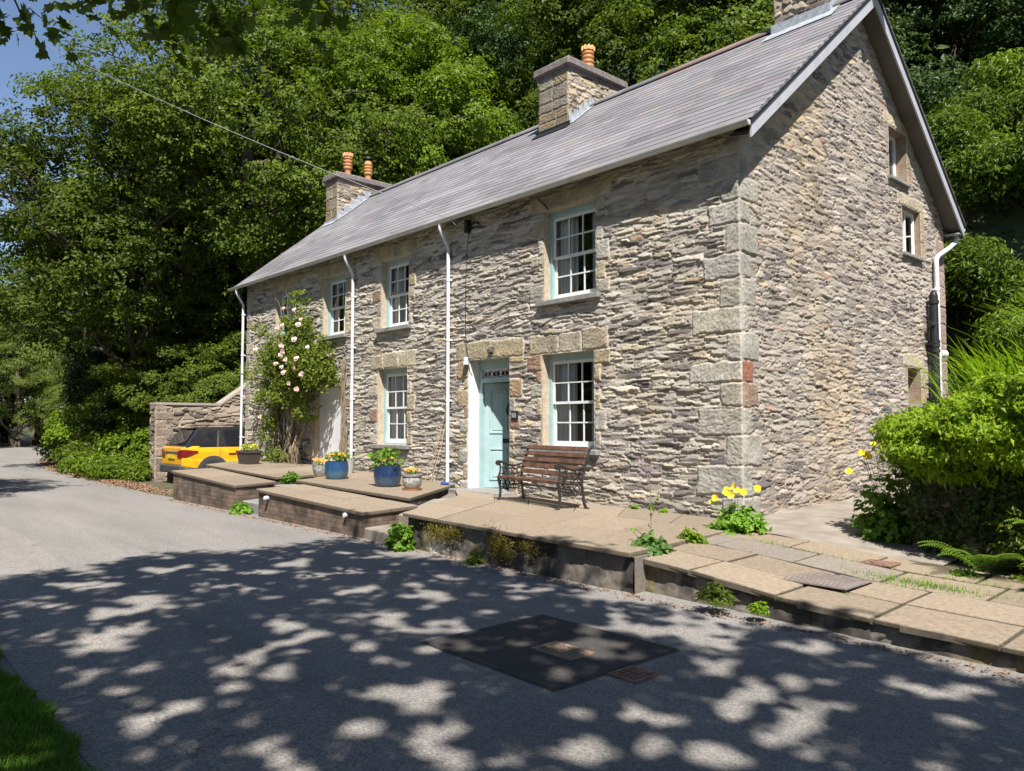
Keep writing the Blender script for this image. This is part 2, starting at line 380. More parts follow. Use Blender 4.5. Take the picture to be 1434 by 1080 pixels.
b_ = MB(); b_.add([(-15.6, 0.02, 0), (-15.6, 7.4, 0), (-15.6, 7.4, 5.5), (-15.6, 3.7, 8.6), (-15.6, 0.02, 5.5)], [(4, 3, 2, 1, 0)], (.3, .27, .22))
b_.add([(-15.6, 7.4, 0), (-.01, 7.4, 0), (-.01, 7.4, 5.5), (-15.6, 7.4, 5.5)], [(3, 2, 1, 0)], (.3, .27, .22))
o = b_.build('wall', M_rubble, cottage, col=True); o['label'] = 'plain rear and far end walls'

# ---------------------------------------------------------------- roof
def slates(seed, front):
    r = np.random.RandomState(seed); V = []; F = []; C = []
    L0 = math.hypot(3.95, 3.95 * RISE); n = 24; ex = L0 / n; sx = 1 / math.hypot(1, RISE); sz = RISE * sx
    nrm = np.array([0, -sz, sx])
    for i in range(n):
        x = -15.98 - r.uniform(0, .3); row = r.uniform(.94, 1.04)
        while x < .34:
            w = r.uniform(.34, .50); xa = max(x + .0015, -15.98); xb = min(x + w - .0015, .34); x += w
            if xb - xa < .04: continue
            a = i * ex - .012 + r.uniform(-.003, .002); b = min((i + 1) * ex + .07, L0 + .01); t = .006 + r.uniform(0, .0015)
            lo = .0105 + r.uniform(-.0006, .0012); hi = .002; tw = r.uniform(-.0005, .0005)
            def pt(xx, s, hh):
                y = -.24 + s * sx; z = 5.55 + RISE * (-.04) + s * sz
                return np.array([xx, y, z]) + nrm * hh
            p = [pt(xa, a, lo + t + tw), pt(xb, a, lo + t - tw), pt(xb, b, hi + t), pt(xa, b, hi + t), pt(xa, a, lo - .001), pt(xb, a, lo - .001), pt(xb, b, hi - .01), pt(xa, b, hi - .01)]
            k = len(V)
            V += p; F += [(k, k + 1, k + 2, k + 3), (k + 4, k + 5, k + 1, k), (k + 5, k + 6, k + 2, k + 1), (k + 7, k + 4, k, k + 3)]
            q = r.rand(); g = np.array([.178, .171, .178]) * row * r.uniform(.86, 1.12) * (.66 + .68 * float(fbm(np.array(x * .8), np.array(i * .35), 44, 3)))
            if q < .16: g = g * np.array([1.04, .985, 1.0])
            elif q > .93: g = g * np.array([.8, .84, .86])
            rust = math.exp(-((xb + 3.6) / 1.6) ** 2) * .16 + .01 + (.05 if xb > -1.6 else 0)
            if r.rand() < rust * .6: g = np.array([.215, .178, .16]) * r.uniform(.88, 1.04)
            C += [g] * 8
    V = np.array(V); C = np.array(C)
    if not front: V[:, 1] = 7.4 - V[:, 1]
    F = np.array(F)
    if not front: F = F[:, ::-1]
    return npmesh('roof', V, F, M_slate, C)
roof = mobj('roof', slates(3, True), cottage); roof['label'] = 'front slope of grey purple slates'
roof2 = mobj('roof', slates(4, False), cottage); roof2['label'] = 'rear slope of slates'
b_ = MB()   # boarding below slates
for sgn in (0, 1):
    Y = (lambda y: y) if sgn == 0 else (lambda y: 7.4 - y)
    P = [(-15.9, Y(-.2), roofz(-.2) - .02), (.30, Y(-.2), roofz(-.2) - .02), (.30, 3.7, roofz(3.7) - .02), (-15.9, 3.7, roofz(3.7) - .02)]
    Q = [(x, y, z - .05) for x, y, z in P]
    b_.add(P + Q, [(0, 1, 2, 3), (7, 6, 5, 4), (0, 4, 5, 1), (1, 5, 6, 2), (2, 6, 7, 3), (3, 7, 4, 0)])
b_.build('roof_boarding', M_soffit, cottage)
b_ = MB(); r_ = np.random.RandomState(8); x = -15.95
while x < .3:
    w = .46; red = x > -4.4 and x < -1.0
    for s in (-1, 1):
        c0 = np.array([.17, .115, .10]) * r_.uniform(.8, 1.1) if red else np.array([.13, .125, .13]) * r_.uniform(.8, 1.2)
        P = [(x, 3.7, 8.83), (x + w - .01, 3.7, 8.83), (x + w - .01, 3.7 + s * .19, 8.83 - .19 * RISE), (x, 3.7 + s * .19, 8.83 - .19 * RISE)]
        P += [(a, b, c - .03) for a, b, c in P]
        b_.add(P, [(0, 1, 2, 3) if s < 0 else (3, 2, 1, 0), (2, 6, 7, 3), (0, 3, 7, 4), (1, 5, 6, 2)], c0)
    x += w
o = b_.build('ridge_tiles', M_slate, roof, col=True)
# barge boards and soffits on the right gable
def barge(sgn):
    Y = (lambda y: y) if sgn == 0 else (lambda y: 7.4 - y)
    m = MB(); y0, y1 = -.22, 3.7
    top = lambda y: roofz(y) - .03
    P = [(.29, Y(y0), top(y0)), (.29, Y(y1), top(y1)), (.29, Y(y1), top(y1) - .235), (.29, Y(y0), top(y0) - .22)]
    P += [(x + .028, y, z) for x, y, z in P]
    m.add(P, [(0, 1, 2, 3), (7, 6, 5, 4), (0, 4, 5, 1), (1, 5, 6, 2), (2, 6, 7, 3), (3, 7, 4, 0)])
    m.build('bargeboard', M_barge, cottage)
    m = MB(); P = [(.0, Y(y0), top(y0) - .13), (.0, Y(y1), top(y1) - .14), (.289, Y(y1), top(y1) - .19), (.289, Y(y0), top(y0) - .18)]
    P += [(x, y, z + .02) for x, y, z in P]
    m.add(P, [(0, 1, 2, 3), (7, 6, 5, 4), (0, 4, 5, 1), (2, 6, 7, 3)]); m.build('soffit', M_soffit, cottage)
    m = MB(); P = [(.318, Y(y0 - .03), top(y0 - .03) - .03), (.318, Y(y1), top(y1) - .03), (.318, Y(y1), top(y1) + .05), (.318, Y(y0 - .03), top(y0 - .03) + .05)]
    P += [(x + .02, y, z) for x, y, z in P]
    m.add(P, [(0, 1, 2, 3), (7, 6, 5, 4), (0, 4, 5, 1), (1, 5, 6, 2), (2, 6, 7, 3), (3, 7, 4, 0)]); m.build('verge', M_black, cottage)
barge(0); barge(1)
m = MB(); m.box((-15.9, -.205, 5.455), (.28, -.19, 5.52)); m.build('fascia', M_soffit, cottage)
m = MB(); m.box((-15.9, 7.589, 5.36), (.28, 7.61, 5.5)); m.box((.01, 7.42, 5.33), (.28, 7.588, 5.35)); m.build('fascia', M_barge, cottage)
# gutters (half round)
def gutter(y, x0, x1, z, name='gutter'):
    m = MB(); n = 9; a = np.linspace(np.pi, 2 * np.pi, n); xs = [x0, x1]; r = .062
    V = []; 
    for xx in xs:
        V += [(xx, y + r * math.cos(t), z + r * math.sin(t)) for t in a] + [(xx, y + (r - .006) * math.cos(t), z + (r - .006) * math.sin(t)) for t in a]
    F = []
    for j in range(n - 1):
        F += [(j, j + 1, 2 * n + j + 1, 2 * n + j), (3 * n + j, 3 * n + j + 1, n + j + 1, n + j)]
    F += [(0, 2 * n, 3 * n, n), (n - 1, 2 * n - 1, 4 * n - 1, 3 * n - 1)] + [(j, n + j, n + j + 1, j + 1) for j in range(n - 1)] + [(2 * n + j, 2 * n + j + 1, 3 * n + j + 1, 3 * n + j) for j in range(n - 1)]
    m.add(V, F)
    for xx in np.arange(x0 + .6, x1, 1.9):   # clips and joints
        V = [(xx + dx, y + (r + .006) * math.cos(t), z + (r + .006) * math.sin(t)) for dx in (0, .05) for t in a]
        m.add(V, [(j, j + 1, n + j + 1, n + j) for j in range(n - 1)])
    for xx in (x0, x1): m.add([(xx, y + (r + .004) * math.cos(t), z + (r + .004) * math.sin(t)) for t in a], [tuple(range(n))])
    return m.build(name, M_gutter, cottage, smooth=True)
gutter(-.275, -16.2, .32, 5.49); gutter(7.68, -15.9, .30, 5.47)
def downpipe(x, zb, ztop=5.40, yo=-.07):
    m = MB(); m.tube([(x, -.275, ztop + .06), (x, -.275, ztop - .06), (x, -.24, ztop - .13), (x, yo - .06, ztop - .30), (x, yo, ztop - .40), (x, yo, ztop - .55), (x, yo, zb + .15), (x, yo, zb)], .036, 12)
    for z in np.arange(zb + .5, ztop - .5, 1.15):
        m.tube([(x, yo, z), (x, yo, z + .045)], .044, 12); m.box((x - .06, yo + .01, z + .005), (x + .06, 0.0, z + .04))
    return m.build('downpipe', M_pvc, cottage, smooth=True)
for x, zb in ((-15.72, .75), (-9.74, .52), (-6.22, .40)): downpipe(x, zb)
m = MB()   # rear pipe brought round the corner onto the gable
m.tube([(.15, 7.68, 5.42), (.15, 7.68, 5.30), (.15, 7.60, 5.20), (.13, 7.35, 5.06), (.10, 6.82, 4.83), (.09, 6.74, 4.75), (.09, 6.74, 4.6), (.09, 6.74, 1.2)], .045, 12)
m.tube([(.15, 7.68, 5.36), (.15, 7.68, 5.48)], .06, 12); m.tube([(.09, 6.74, 4.15), (.09, 6.74, 4.21)], .055, 12)
m.tube([(.09, 6.78, 2.95), (.14, 6.92, 2.95)], .075, 12)
m.box((0, 6.66, 4.16), (.09, 6.82, 4.19)); m.build('downpipe', M_pvc, cottage, smooth=True)
m = MB(); m.tube([(.14, 6.40, 4.02), (.14, 6.40, 3.9), (.14, 6.40, 1.2)], .075, 16); m.tube([(.14, 6.40, 4.0), (.14, 6.40, 4.08)], [.075, .055], 16)
for z in (3.86, 3.05, 2.95, 2.05, 3.12): m.tube([(.14, 6.40, z), (.14, 6.40, z + .06)], .092, 16)
m.tube([(.14, 6.36, 3.45), (.12, 6.22, 3.45)], .05, 10); m.box((0, 6.28, 3.09), (.14, 6.52, 3.12)); m.box((0, 6.28, 2.08), (.14, 6.52, 2.11))
m.build('soil_pipe', M_black, cottage, smooth=True)

# ---------------------------------------------------------------- chimneys
def pot(at, ch, kind, h=.62, cowl=False, m_=None):
    m = MB(); r = .13
    if kind == 'banded':
        prof = [(.0, 0), (r * .78, 0), (r * .74, h * .30), (r * .95, h * .36)]
        for k in range(4):
            z = h * (.36 + .13 * k); prof += [(r * 1.02, z), (r * 1.10, z + .02), (r * 1.10, z + .045), (r * 1.0, z + .055), (r * .86, z + .06), (r * .84, z + .078)]
        prof += [(r * .9, h * .9), (r * .9, h * .92), (r * .7, h * .92), (r * .7, h * .6), (0, h * .6)]
    m.lathe(prof, 20, at)
    if not cowl:
        for k in range(9):    # crown of scallops
            a = k * 2 * math.pi / 9; c_, s_ = math.cos(a), math.sin(a)
            m.tube([(at[0] + r * .92 * c_, at[1] + r * .92 * s_, at[2] + h * .86), (at[0] + r * .97 * c_, at[1] + r * .97 * s_, at[2] + h * .97), (at[0] + r * 1.02 * c_, at[1] + r * 1.02 * s_, at[2] + h * 1.0)], [.047, .04, .02], 6)
    p = m.build('chimney_pot', m_ or M_terra2, ch, smooth=True)
    if cowl:
        m = MB(); m.lathe([(0, h * .9), (r * .7, h * .9), (r * .7, h * 1.02), (r * 1.25, h * 1.02), (r * 1.2, h * 1.08), (r * .5, h * 1.13), (0, h * 1.14)], 16, at); m.build('cowl', M_black, ch)
    return p
def chimney(x0, x1, y0, y1, zt, seed, front_z, big=False, cap=True, label=None):
    ch = empty('chimney', (0, 0, 0), 0, cottage); ch['label'] = label
    zb = 7.0
    bl = []; rr = random.Random(seed)
    z = zb; k = 0
    while z < zt - .05:
        hh = min(rr.uniform(.2, .34), zt - z); w = (x1 - x0) * rr.uniform(.45, .62)
        bl.append((x0, x0 + w, z, z + hh - .004, tuple(v * .8 for v in rr.choice(OCH + GRY)), rr.uniform(-1, 1))); bl.append((x0 + w, x1, z, z + hh - .004, tuple(v * .75 for v in rr.choice(OCH + GRY)), rr.uniform(-1, 1)))
        z += hh
    dk = lambda U, V, c: c * np.array([.86, .80, .72])
    if big: bl = []
    panel('stack_face', (0, y0, 0), (1, 0, 0), (0, -1, 0), x0, x1, zb, zt, .0125, seed, .2, .09, PAL_F, MORTAR_G, ch, blocks=bl, fade=[('u', x0), ('u', x1)], rel=.02, tint=dk)
    panel('stack_face', (x1, 0, 0), (0, 1, 0), (1, 0, 0), y0, y1, zb, zt, .0125, seed + 3, .2, .075, PAL_F, MORTAR_F, ch, fade=[('u', y0), ('u', y1)], rel=.022, tint=dk)
    m = MB(); m.add([(x0, y0, zb), (x0, y1, zb), (x1, y1, zb), (x0, y0, zt), (x0, y1, zt), (x1, y1, zt)], [(3, 4, 1, 0), (4, 5, 2, 1)], (.22, .19, .16)); m.build('stack_face', M_rubble, ch, col=True)
    if cap:
        m = MB(); m.box((x0 - .10, y0 - .10, zt + .01), (x1 + .10, y1 + .10, zt + .20), bev=.035); m.box((x0 - .03, y0 - .03, zt - .06), (x1 + .03, y1 + .03, zt + .009)); m.build('chimney_cap', M_concrete, ch)
    # stepped lead flashing up the right side, black tray at front
    m = MB(); n = 5; ys = np.linspace(y0 - .03, min(3.62, y1), n + 1)
    for i in range(n):
        za = roofz(ys[i]) + .01; zb_ = roofz(ys[i + 1]) + .10
        m.add([(x1 + .03, ys[i], za), (x1 + .03, ys[i + 1], roofz(ys[i + 1]) + .01), (x1 + .03, ys[i + 1], zb_ + .06), (x1 + .03, ys[i], zb_ + .06), (x1 + .012, ys[i], zb_ + .06), (x1 + .012, ys[i + 1], zb_ + .06)], [(0, 1, 2, 3), (3, 2, 5, 4)])
        m.add([(x1 + .03, ys[i], za + .028), (x1 + .16, ys[i], za + .03), (x1 + .16, ys[i + 1], roofz(ys[i + 1]) + .04), (x1 + .03, ys[i + 1], roofz(ys[i + 1]) + .038)], [(0, 1, 2, 3)])
    if big:
        yy = y0 - .025; z0 = roofz(yy)
        m.box((x0 - .05, yy - .012, z0 - .05), (x1 + .08, yy, z0 + .2)); 
        m.add([(x0 - .12, yy - .22, roofz(yy - .22) + .045), (x1 + .2, yy - .22, roofz(yy - .22) + .045), (x1 + .2, yy - .013, z0 + .045), (x0 - .12, yy - .013, z0 + .045)], [(0, 1, 2, 3)])
    m.build('flashing', M_lead, ch)
    if not big:
        m = MB(); yy = y0 - .02; z0 = roofz(yy); m.box((x0 - .05, yy - .02, z0 - .1), (x1 + .06, yy, z0 + .10)); m.add([(x0 - .08, yy - .16, roofz(yy - .16) + .042), (x1 + .1, yy - .16, roofz(yy - .16) + .042), (x1 + .1, yy - .021, z0 + .042), (x0 - .08, yy - .021, z0 + .042)], [(0, 1, 2, 3)])
        m.build('flashing', M_lead if seed == 70 else M_black, ch)
    return ch
c1 = chimney(-6.74, -5.82, 2.86, 4.68, 9.36, 60, 0, label='middle chimney with one buff pot')
pot((-6.28, 4.0, 9.56), c1, 'banded', .78)
c2 = chimney(-15.68, -15.0, 2.46, 4.28, 9.02, 70, 0, label='far chimney with two terracotta pots')
pot((-15.34, 3.0, 9.22), c2, 'banded', .78, m_=M_terra); pot((-15.34, 3.72, 9.22), c2, 'banded', .74, cowl=True, m_=M_terra2)
c3 = chimney(-1.28, -.34, 3.34, 4.9, 10.6, 80, 0, big=True, label='near chimney with wide lead apron')
pot((-.8, 4.1, 10.8), c3, 'banded', .7)

# ---------------------------------------------------------------- windows
def reveals(b, depth, axis, mt, parent, left=None):
    """stone sides of an opening; axis 'y' facade, 'x' gable"""
    a0, a1, z0, z1 = b; e = .012
    def f(a, d, z): return (a, d, z) if axis == 'y' else (-d, a, z)
    m = MB(); d0, d1 = -.006, depth + .3
    quads = [[(a0 - e, d0, z0), (a0 - e, d1, z0), (a0, d1, z0), (a0, d0, z0)], None]
    for (p, q) in (((a0 - .04, z0 - .04), (a0, z1 + .04)), ((a1, z0 - .04), (a1 + .04, z1 + .04)), ((a0, z1), (a1, z1 + .04)), ((a0, z0 - .04), (a1, z0))):
        P = [f(p[0], d0, p[1]), f(q[0], d0, p[1]), f(q[0], d1, p[1]), f(p[0], d1, p[1]), f(p[0], d0, q[1]), f(q[0], d0, q[1]), f(q[0], d1, q[1]), f(p[0], d1, q[1])]
        m.add(P, [(3, 2, 1, 0), (4, 5, 6, 7), (0, 1, 5, 4), (1, 2, 6, 5), (2, 3, 7, 6), (3, 0, 4, 7)])
    o = m.build('reveal', mt, parent); return o
def sash_window(b, depth=.13, frame=M_teal, curtain=True, seed=0, wide=.30, sill=True):
    x0, x1, z0, z1 = b
    w = empty('window', (0, 0, 0), 0, cottage)
    reveals(b, depth, 'y', M_reveal, w)
    fw = .06; y = depth
    m = MB()
    m.box((x0, y, z0), (x0 + fw, y + .12, z1)); m.box((x1 - fw, y, z0), (x1, y + .12, z1)); m.box((x0 + fw, y, z1 - .11), (x1 - fw, y + .12, z1)); m.box((x0 + fw, y, z0), (x1 - fw, y + .12, z0 + .035))
    m.box((x0 + fw, y + .012, z0 + .035), (x0 + fw + .012, y + .1, z1 - .11)); m.box((x1 - fw - .012, y + .012, z0 + .035), (x1 - fw, y + .1, z1 - .11))
    m.build('frame', frame, w)
    xa, xb, za, zb = x0 + fw + .012, x1 - fw - .012, z0 + .035, z1 - .11; zm = (za + zb) / 2 + .01
    pm = MB()
    for k, (s0, s1, yy) in enumerate(((zm - .02, zb, y + .02), (za, zm + .02, y + .055))):
        m = MB(); st = .045; rb = .05 if k == 0 else .085; rt = .05 if k == 0 else .042
        m.box((xa, yy, s0), (xa + st, yy + .034, s1)); m.box((xb - st, yy, s0), (xb, yy + .034, s1))
        m.box((xa + st, yy, s1 - rt), (xb - st, yy + .034, s1)); m.box((xa + st, yy, s0), (xb - st, yy + .034, s0 + (.042 if k == 0 else rb)))
        lo = s0 + (.042 if k == 0 else rb); hi = s1 - rt
        for i in (1, 2):
            xx = xa + st + (xb - xa - 2 * st) * i / 3; m.box((xx - .011, yy + .004, lo), (xx + .011, yy + .03, hi))
        zz = (lo + hi) / 2
        for i in range(3):
            q0 = xa + st + (xb - xa - 2 * st) * i / 3 + (.011 if i else 0); q1 = xa + st + (xb - xa - 2 * st) * (i + 1) / 3 - (.011 if i < 2 else 0)
            m.box((q0, yy + .004, zz - .011), (q1, yy + .03, zz + .011))
        m.build('sash', M_white, w)
        pm.add([(xa + st, yy + .017, lo), (xb - st, yy + .017, lo), (xb - st, yy + .019, hi), (xa + st, yy + .019, hi)], [(0, 1, 2, 3)])
    pm.build('pane', M_glass, w)
    if sill:
        m = MB(); m.box((x0 - .13, -.10, z0 - .085), (x1 + .11, depth + .02, z0 - .002), bev=.008); m.build('sill', M_sill, w)
    m = MB(); yi = y + .13; yb = y + 1.4     # dark room behind the glass
    P = [(x0 - .3, yi, z0 - .3), (x1 + .3, yi, z0 - .3), (x1 + .3, yb, z0 - .3), (x0 - .3, yb, z0 - .3), (x0 - .3, yi, z1 + .2), (x1 + .3, yi, z1 + .2), (x1 + .3, yb, z1 + .2), (x0 - .3, yb, z1 + .2)]
    m.add(P, [(0, 1, 2, 3), (7, 6, 5, 4), (2, 3, 7, 6), (1, 2, 6, 5), (3, 0, 4, 7)]); m.build('room', M_dark, w)
    if curtain:
        m = MB(); rr = random.Random(seed)
        for (c0, c1) in ((x0 + fw - .02, x0 + fw + wide), (x1 - fw - wide * .6, x1 - fw + .02)):
            m = MB(); n = 24; V = []
            for i in range(n + 1):
                t = i / n; xx = c0 + (c1 - c0) * t; yy = y + .155 + .02 * math.sin(t * 22 + seed) + .012 * math.sin(t * 51)
                V += [(xx, yy, z0 + .01), (xx, yy, z1 - .08)]
            m.add(V, [(2 * i, 2 * i + 2, 2 * i + 3, 2 * i + 1) for i in range(n)])
            m.build('curtain', M_curtain, w, smooth=True)
    return w
wlab = {'W1u': 'upper sash window nearest the corner', 'W1l': 'lower sash window behind the bench', 'W2u': 'upper sash window in the middle', 'W2l': 'lower sash window above the blue pot',
        'W3u': 'upper sash window beside the rose', 'W4u': 'upper window half hidden by the rose', 'W4l': 'lower window hidden behind the rose'}
for i, (k, b) in enumerate(WIN.items()):
    w = sash_window(snap(b), seed=i * 3, wide={'W3u': .12, 'W2l': .56, 'W2u': .42}.get(k, .44), depth=.13 if k[-1] == 'u' else .15, frame=M_teal); w['label'] = wlab[k]
# gable windows
def gable_window(b, depth, open_=False, lab=''):
    y0, y1, z0, z1 = b; w = empty('window', (0, 0, 0), 0, cottage); w['label'] = lab
    reveals(b, depth, 'x', M_revealg, w)
    m = MB(); f = .055; X0, X1 = -depth - .07, -depth
    m.box((X0, y0, z0), (X1, y0 + f, z1)); m.box((X0, y1 - f, z0), (X1, y1, z1)); m.box((X0, y0 + f, z1 - f), (X1, y1 - f, z1)); m.box((X0, y0 + f, z0), (X1, y1 - f, z0 + f))
    if open_: m.box((X0 + .01, (y0 + y1) / 2 - .025, z0 + f), (X1, (y0 + y1) / 2 + .025, z1 - f))
    m.build('frame', M_white, w)
    m = MB(); m.add([(-depth - .035, y0 + f, z0 + f), (-depth - .035, (y0 + y1) / 2 if open_ else y1 - f, z0 + f), (-depth - .035, (y0 + y1) / 2 if open_ else y1 - f, z1 - f), (-depth - .035, y0 + f, z1 - f)], [(0, 1, 2, 3)]); m.build('pane', M_glass, w)
    m = MB(); x_, xb = -depth - .08, -depth - 1
    P = [(x_, y0 - .2, z0 - .2), (x_, y1 + .2, z0 - .2), (xb, y1 + .2, z0 - .2), (xb, y0 - .2, z0 - .2), (x_, y0 - .2, z1 + .2), (x_, y1 + .2, z1 + .2), (xb, y1 + .2, z1 + .2), (xb, y0 - .2, z1 + .2)]
    m.add(P, [(0, 1, 2, 3), (7, 6, 5, 4), (2, 3, 7, 6), (1, 2, 6, 5), (3, 0, 4, 7)]); m.build('room', M_curtain if not open_ else M_dark, w)
    m = MB(); m.box((-depth - .02, y0 - .05, z0 - .06), (.075, y1 + .05, z0 - .002), bev=.006); m.build('sill', M_sill, w)
    if open_:
        M_ = Matrix.Translation((-depth + .01, y1 - .03, 0)) @ Matrix.Rotation(math.radians(-62), 4, 'Z')
        m = MB(); cw_ = (y1 - y0) / 2
        m.box((0, -cw_, z0 + .02), (.04, -cw_ + .05, z1 - .02), M=M_); m.box((0, -.05, z0 + .02), (.04, 0, z1 - .02), M=M_); m.box((0, -cw_ + .05, z1 - .07), (.04, -.05, z1 - .02), M=M_); m.box((0, -cw_ + .05, z0 + .02), (.04, -.05, z0 + .07), M=M_); m.box((.01, -cw_ + .05, (z0 + z1) / 2 - .012), (.035, -.05, (z0 + z1) / 2 + .012), M=M_)
        c_ = m.build('casement', M_white, w); c_['label'] = 'casement standing open'
        m = MB(); P = [M_ @ Vector(p) for p in ((.02, -cw_ + .05, z0 + .07), (.02, -.05, z0 + .07), (.02, -.05, z1 - .07), (.02, -cw_ + .05, z1 - .07))]; m.add([tuple(p) for p in P], [(0, 1, 2, 3)]); m.build('pane', M_glass, w)
gable_window(snap(GW['gA']), .17, lab='topmost attic window in the gable'); gable_window(snap(GW['gB']), .10, True, lab='gable window with its casement open'); gable_window(snap(GW['gC']), .26, lab='small low gable window by the soil pipe')

# ---------------------------------------------------------------- front door (ajar), blocked white doorway
b = snap(DOOR); x0, x1, z0, z1 = b
d = empty('door', (0, 0, 0), 0, cottage); d['label'] = 'pale teal panelled front door, ajar under a fanlight'
m = MB(); m.box((x0 - .05, -.014, z0), (x0 + .012, .23, z1)); m.build('white_reveal', M_white, d)
m = MB(); m.box((x1, -.006, z0), (x1 + .05, .6, z1 + .05)); m.box((x0 - .05, -.006, z1), (x1, .6, z1 + .05)); m.box((x0 - .05, .231, z0), (x0, .6, z1)); m.build('reveal', M_reveal, d)
zt = z0 + 1.99; yy = .23
m = MB(); fx0, fx1 = x0 + .013, x1
m.box((fx0, yy, z0 + .05), (fx0 + .09, yy + .12, z1)); m.box((fx1 - .06, yy, z0 + .05), (fx1, yy + .12, z1)); m.box((fx0 + .09, yy, z1 - .17), (fx1 - .06, yy + .12, z1)); m.box((fx0 + .09, yy - .012, zt), (fx1 - .06, yy + .12, zt + .07)); m.build('frame', M_teal, d)
m = MB(); l0, l1, q0, q1 = fx0 + .09, fx1 - .06, zt + .07, z1 - .17
m.box((l0, yy + .03, q0), (l1, yy + .05, q0 + .02)); m.box((l0, yy + .03, q1 - .02), (l1, yy + .05, q1)); n = 4
for i in range(n + 1):
    xx = l0 + (l1 - l0) * i / n; m.box((max(l0, xx - .009), yy + .03, q0 + .02), (min(l1, xx + .009), yy + .05, q1 - .02))
for i in range(n):
    cx = l0 + (l1 - l0) * (i + .5) / n; cz = (q0 + q1) / 2; a = np.linspace(0, 2 * np.pi, 17)
    m.tube([(cx + (l1 - l0) / n * .46 * math.cos(t), yy + .035, cz + (q1 - q0) * .33 * math.sin(t)) for t in a], .0085, 6); m.tube([(cx + .02 * math.cos(t), yy + .035, cz + .03 * math.sin(t)) for t in a], .006, 6)
m.build('fanlight_tracery', M_white, d)
m = MB(); m.add([(l0, yy + .06, q0), (l1, yy + .06, q0), (l1, yy + .06, q1), (l0, yy + .06, q1)], [(0, 1, 2, 3)]); m.build('pane', M_glass, d)
m = MB(); P = [(x0 - .3, .36, .3), (x1 + 1.2, .36, .3), (x1 + 1.2, 3, .3), (x0 - .3, 3, .3), (x0 - .3, .36, 3.0), (x1 + 1.2, .36, 3.0), (x1 + 1.2, 3, 3.0), (x0 - .3, 3, 3.0)]
m.add(P, [(0, 1, 2, 3), (7, 6, 5, 4), (2, 3, 7, 6), (1, 2, 6, 5), (3, 0, 4, 7)]); m.build('hallway', M_dark, d)
MD = Matrix.Translation((l0 + .005, yy + .05, 0)) @ Matrix.Rotation(math.radians(38), 4, 'Z'); dw = l1 - l0 - .01; zb = z0 + .055
m = MB(); m.box((0, 0, zb), (dw, .045, zt - .005), M=MD)
for (pa, pb, qa, qb) in ((.10, dw / 2 - .05, zb + 1.0, zt - .12), (dw / 2 + .05, dw - .10, zb + 1.0, zt - .12), (.10, dw / 2 - .05, zb + .14, zb + .72), (dw / 2 + .05, dw - .10, zb + .14, zb + .72)):
    t = .022   # raised bolection mould round a fielded panel
    for (a, b2, c, e) in ((pa, pa + t, qa, qb), (pb - t, pb, qa, qb), (pa + t, pb - t, qa, qa + t), (pa + t, pb - t, qb - t, qb)): m.box((a, -.018, c), (b2, 0, e), M=MD)
    m.box((pa + .055, -.01, qa + .055), (pb - .055, -.0, qb - .055), M=MD, bev=.004)
m.build('door_leaf', M_teal, d)
m = MB(); m.box((dw / 2 - .13, -.028, zb + .82), (dw / 2 + .13, -.001, zb + .90), M=MD, bev=.006); m.build('letterbox', M_black, d)
m = MB(); a = np.linspace(0, 2 * np.pi, 13)
m.tube([tuple(MD @ Vector((dw / 2 + .055 * math.sin(t), -.03, zb + 1.42 + .075 * math.cos(t)))) for t in a], .014, 8); m.tube([tuple(MD @ Vector((dw / 2, -.02, zb + 1.50 + k))) for k in (0, .03, .06)], [.035, .028, .02], 8); m.build('knocker', M_black, d)
m = MB(); m.box((x0 - .25, -.38, .28), (x1 + .15, .36, z0 + .05), bev=.01); m.build('doorstep', M_sill, d)
m = MB(); m.box((-5.05, -.10, 2.90), (-4.95, -.03, 2.97), bev=.01); m.box((-5.06, -.03, 2.88), (-4.94, 0, 3.0)); m.build('porch_lamp', mat('lamp_bronze', (.10, .085, .07), .5), cottage)
m = MB(); m.box((-4.50 + .04, -.045, 1.70), (-4.50 + .20, -.02, 1.85), bev=.004); o = m.build('house_plate', M_black, cottage)
m = MB(); m.box((-4.44, -.05, 1.735), (-4.33, -.046, 1.815)); m.build('plate_face', mat('plate_grey', (.28, .29, .31), .5, c2=(.16, .16, .17), scale=60), o)
b = snap(BLANK); x0, x1, z0, z1 = b
d = empty('doorway', (0, 0, 0), 0, cottage); d['label'] = 'doorway closed with a plain white panel'
reveals(b, .2, 'y', M_reveal, d)
m = MB(); m.box((x0, .10, z0), (x1, .14, z1)); m.box((x1 - .05, .085, z0), (x1, .099, z1)); m.build('panel', mat('white_board', (.62, .62, .62), .7, c2=(.54, .54, .54), scale=3, bump=.15), d)
# cables
m = MB(); m.tube([(-5.62, -.03, 5.30), (-5.70, -.035, 4.9), (-5.72, -.04, 4.4), (-5.73, -.04, 3.6), (-5.70, -.04, 3.05), (-5.62, -.05, 2.86)], .006, 6)
m.build('cable', M_black, cottage)
m = MB(); m.tube([(-5.62, -.05, 2.84), (-5.56, -.06, 2.74), (-5.50, -.04, 2.78)], .012, 6); m.build('cable', M_black, cottage)
m = MB(); m.tube([(-5.62, -.03, 5.28), (-5.5, -.03, 5.36), (-5.35, -.03, 5.30)], .016, 6); m.build('cable', M_black, cottage)
m = MB(); m.tube([(-3.8, -.03, 5.42), (-3.65, -.04, 5.3), (-3.55, -.03, 5.18)], .009, 6); m.build('cable', M_black, cottage)
m = MB(); m.box((-5.68, -.12, 5.18), (-5.60, -.02, 5.42)); m.build('cable_bracket', M_black, cottage)
m = MB(); m.tube([(-5.66, -.08, 2.86), (-5.66, -.08, 2.72)], [.04, .06], 8); m.build('junction_cap', M_gutter, cottage)

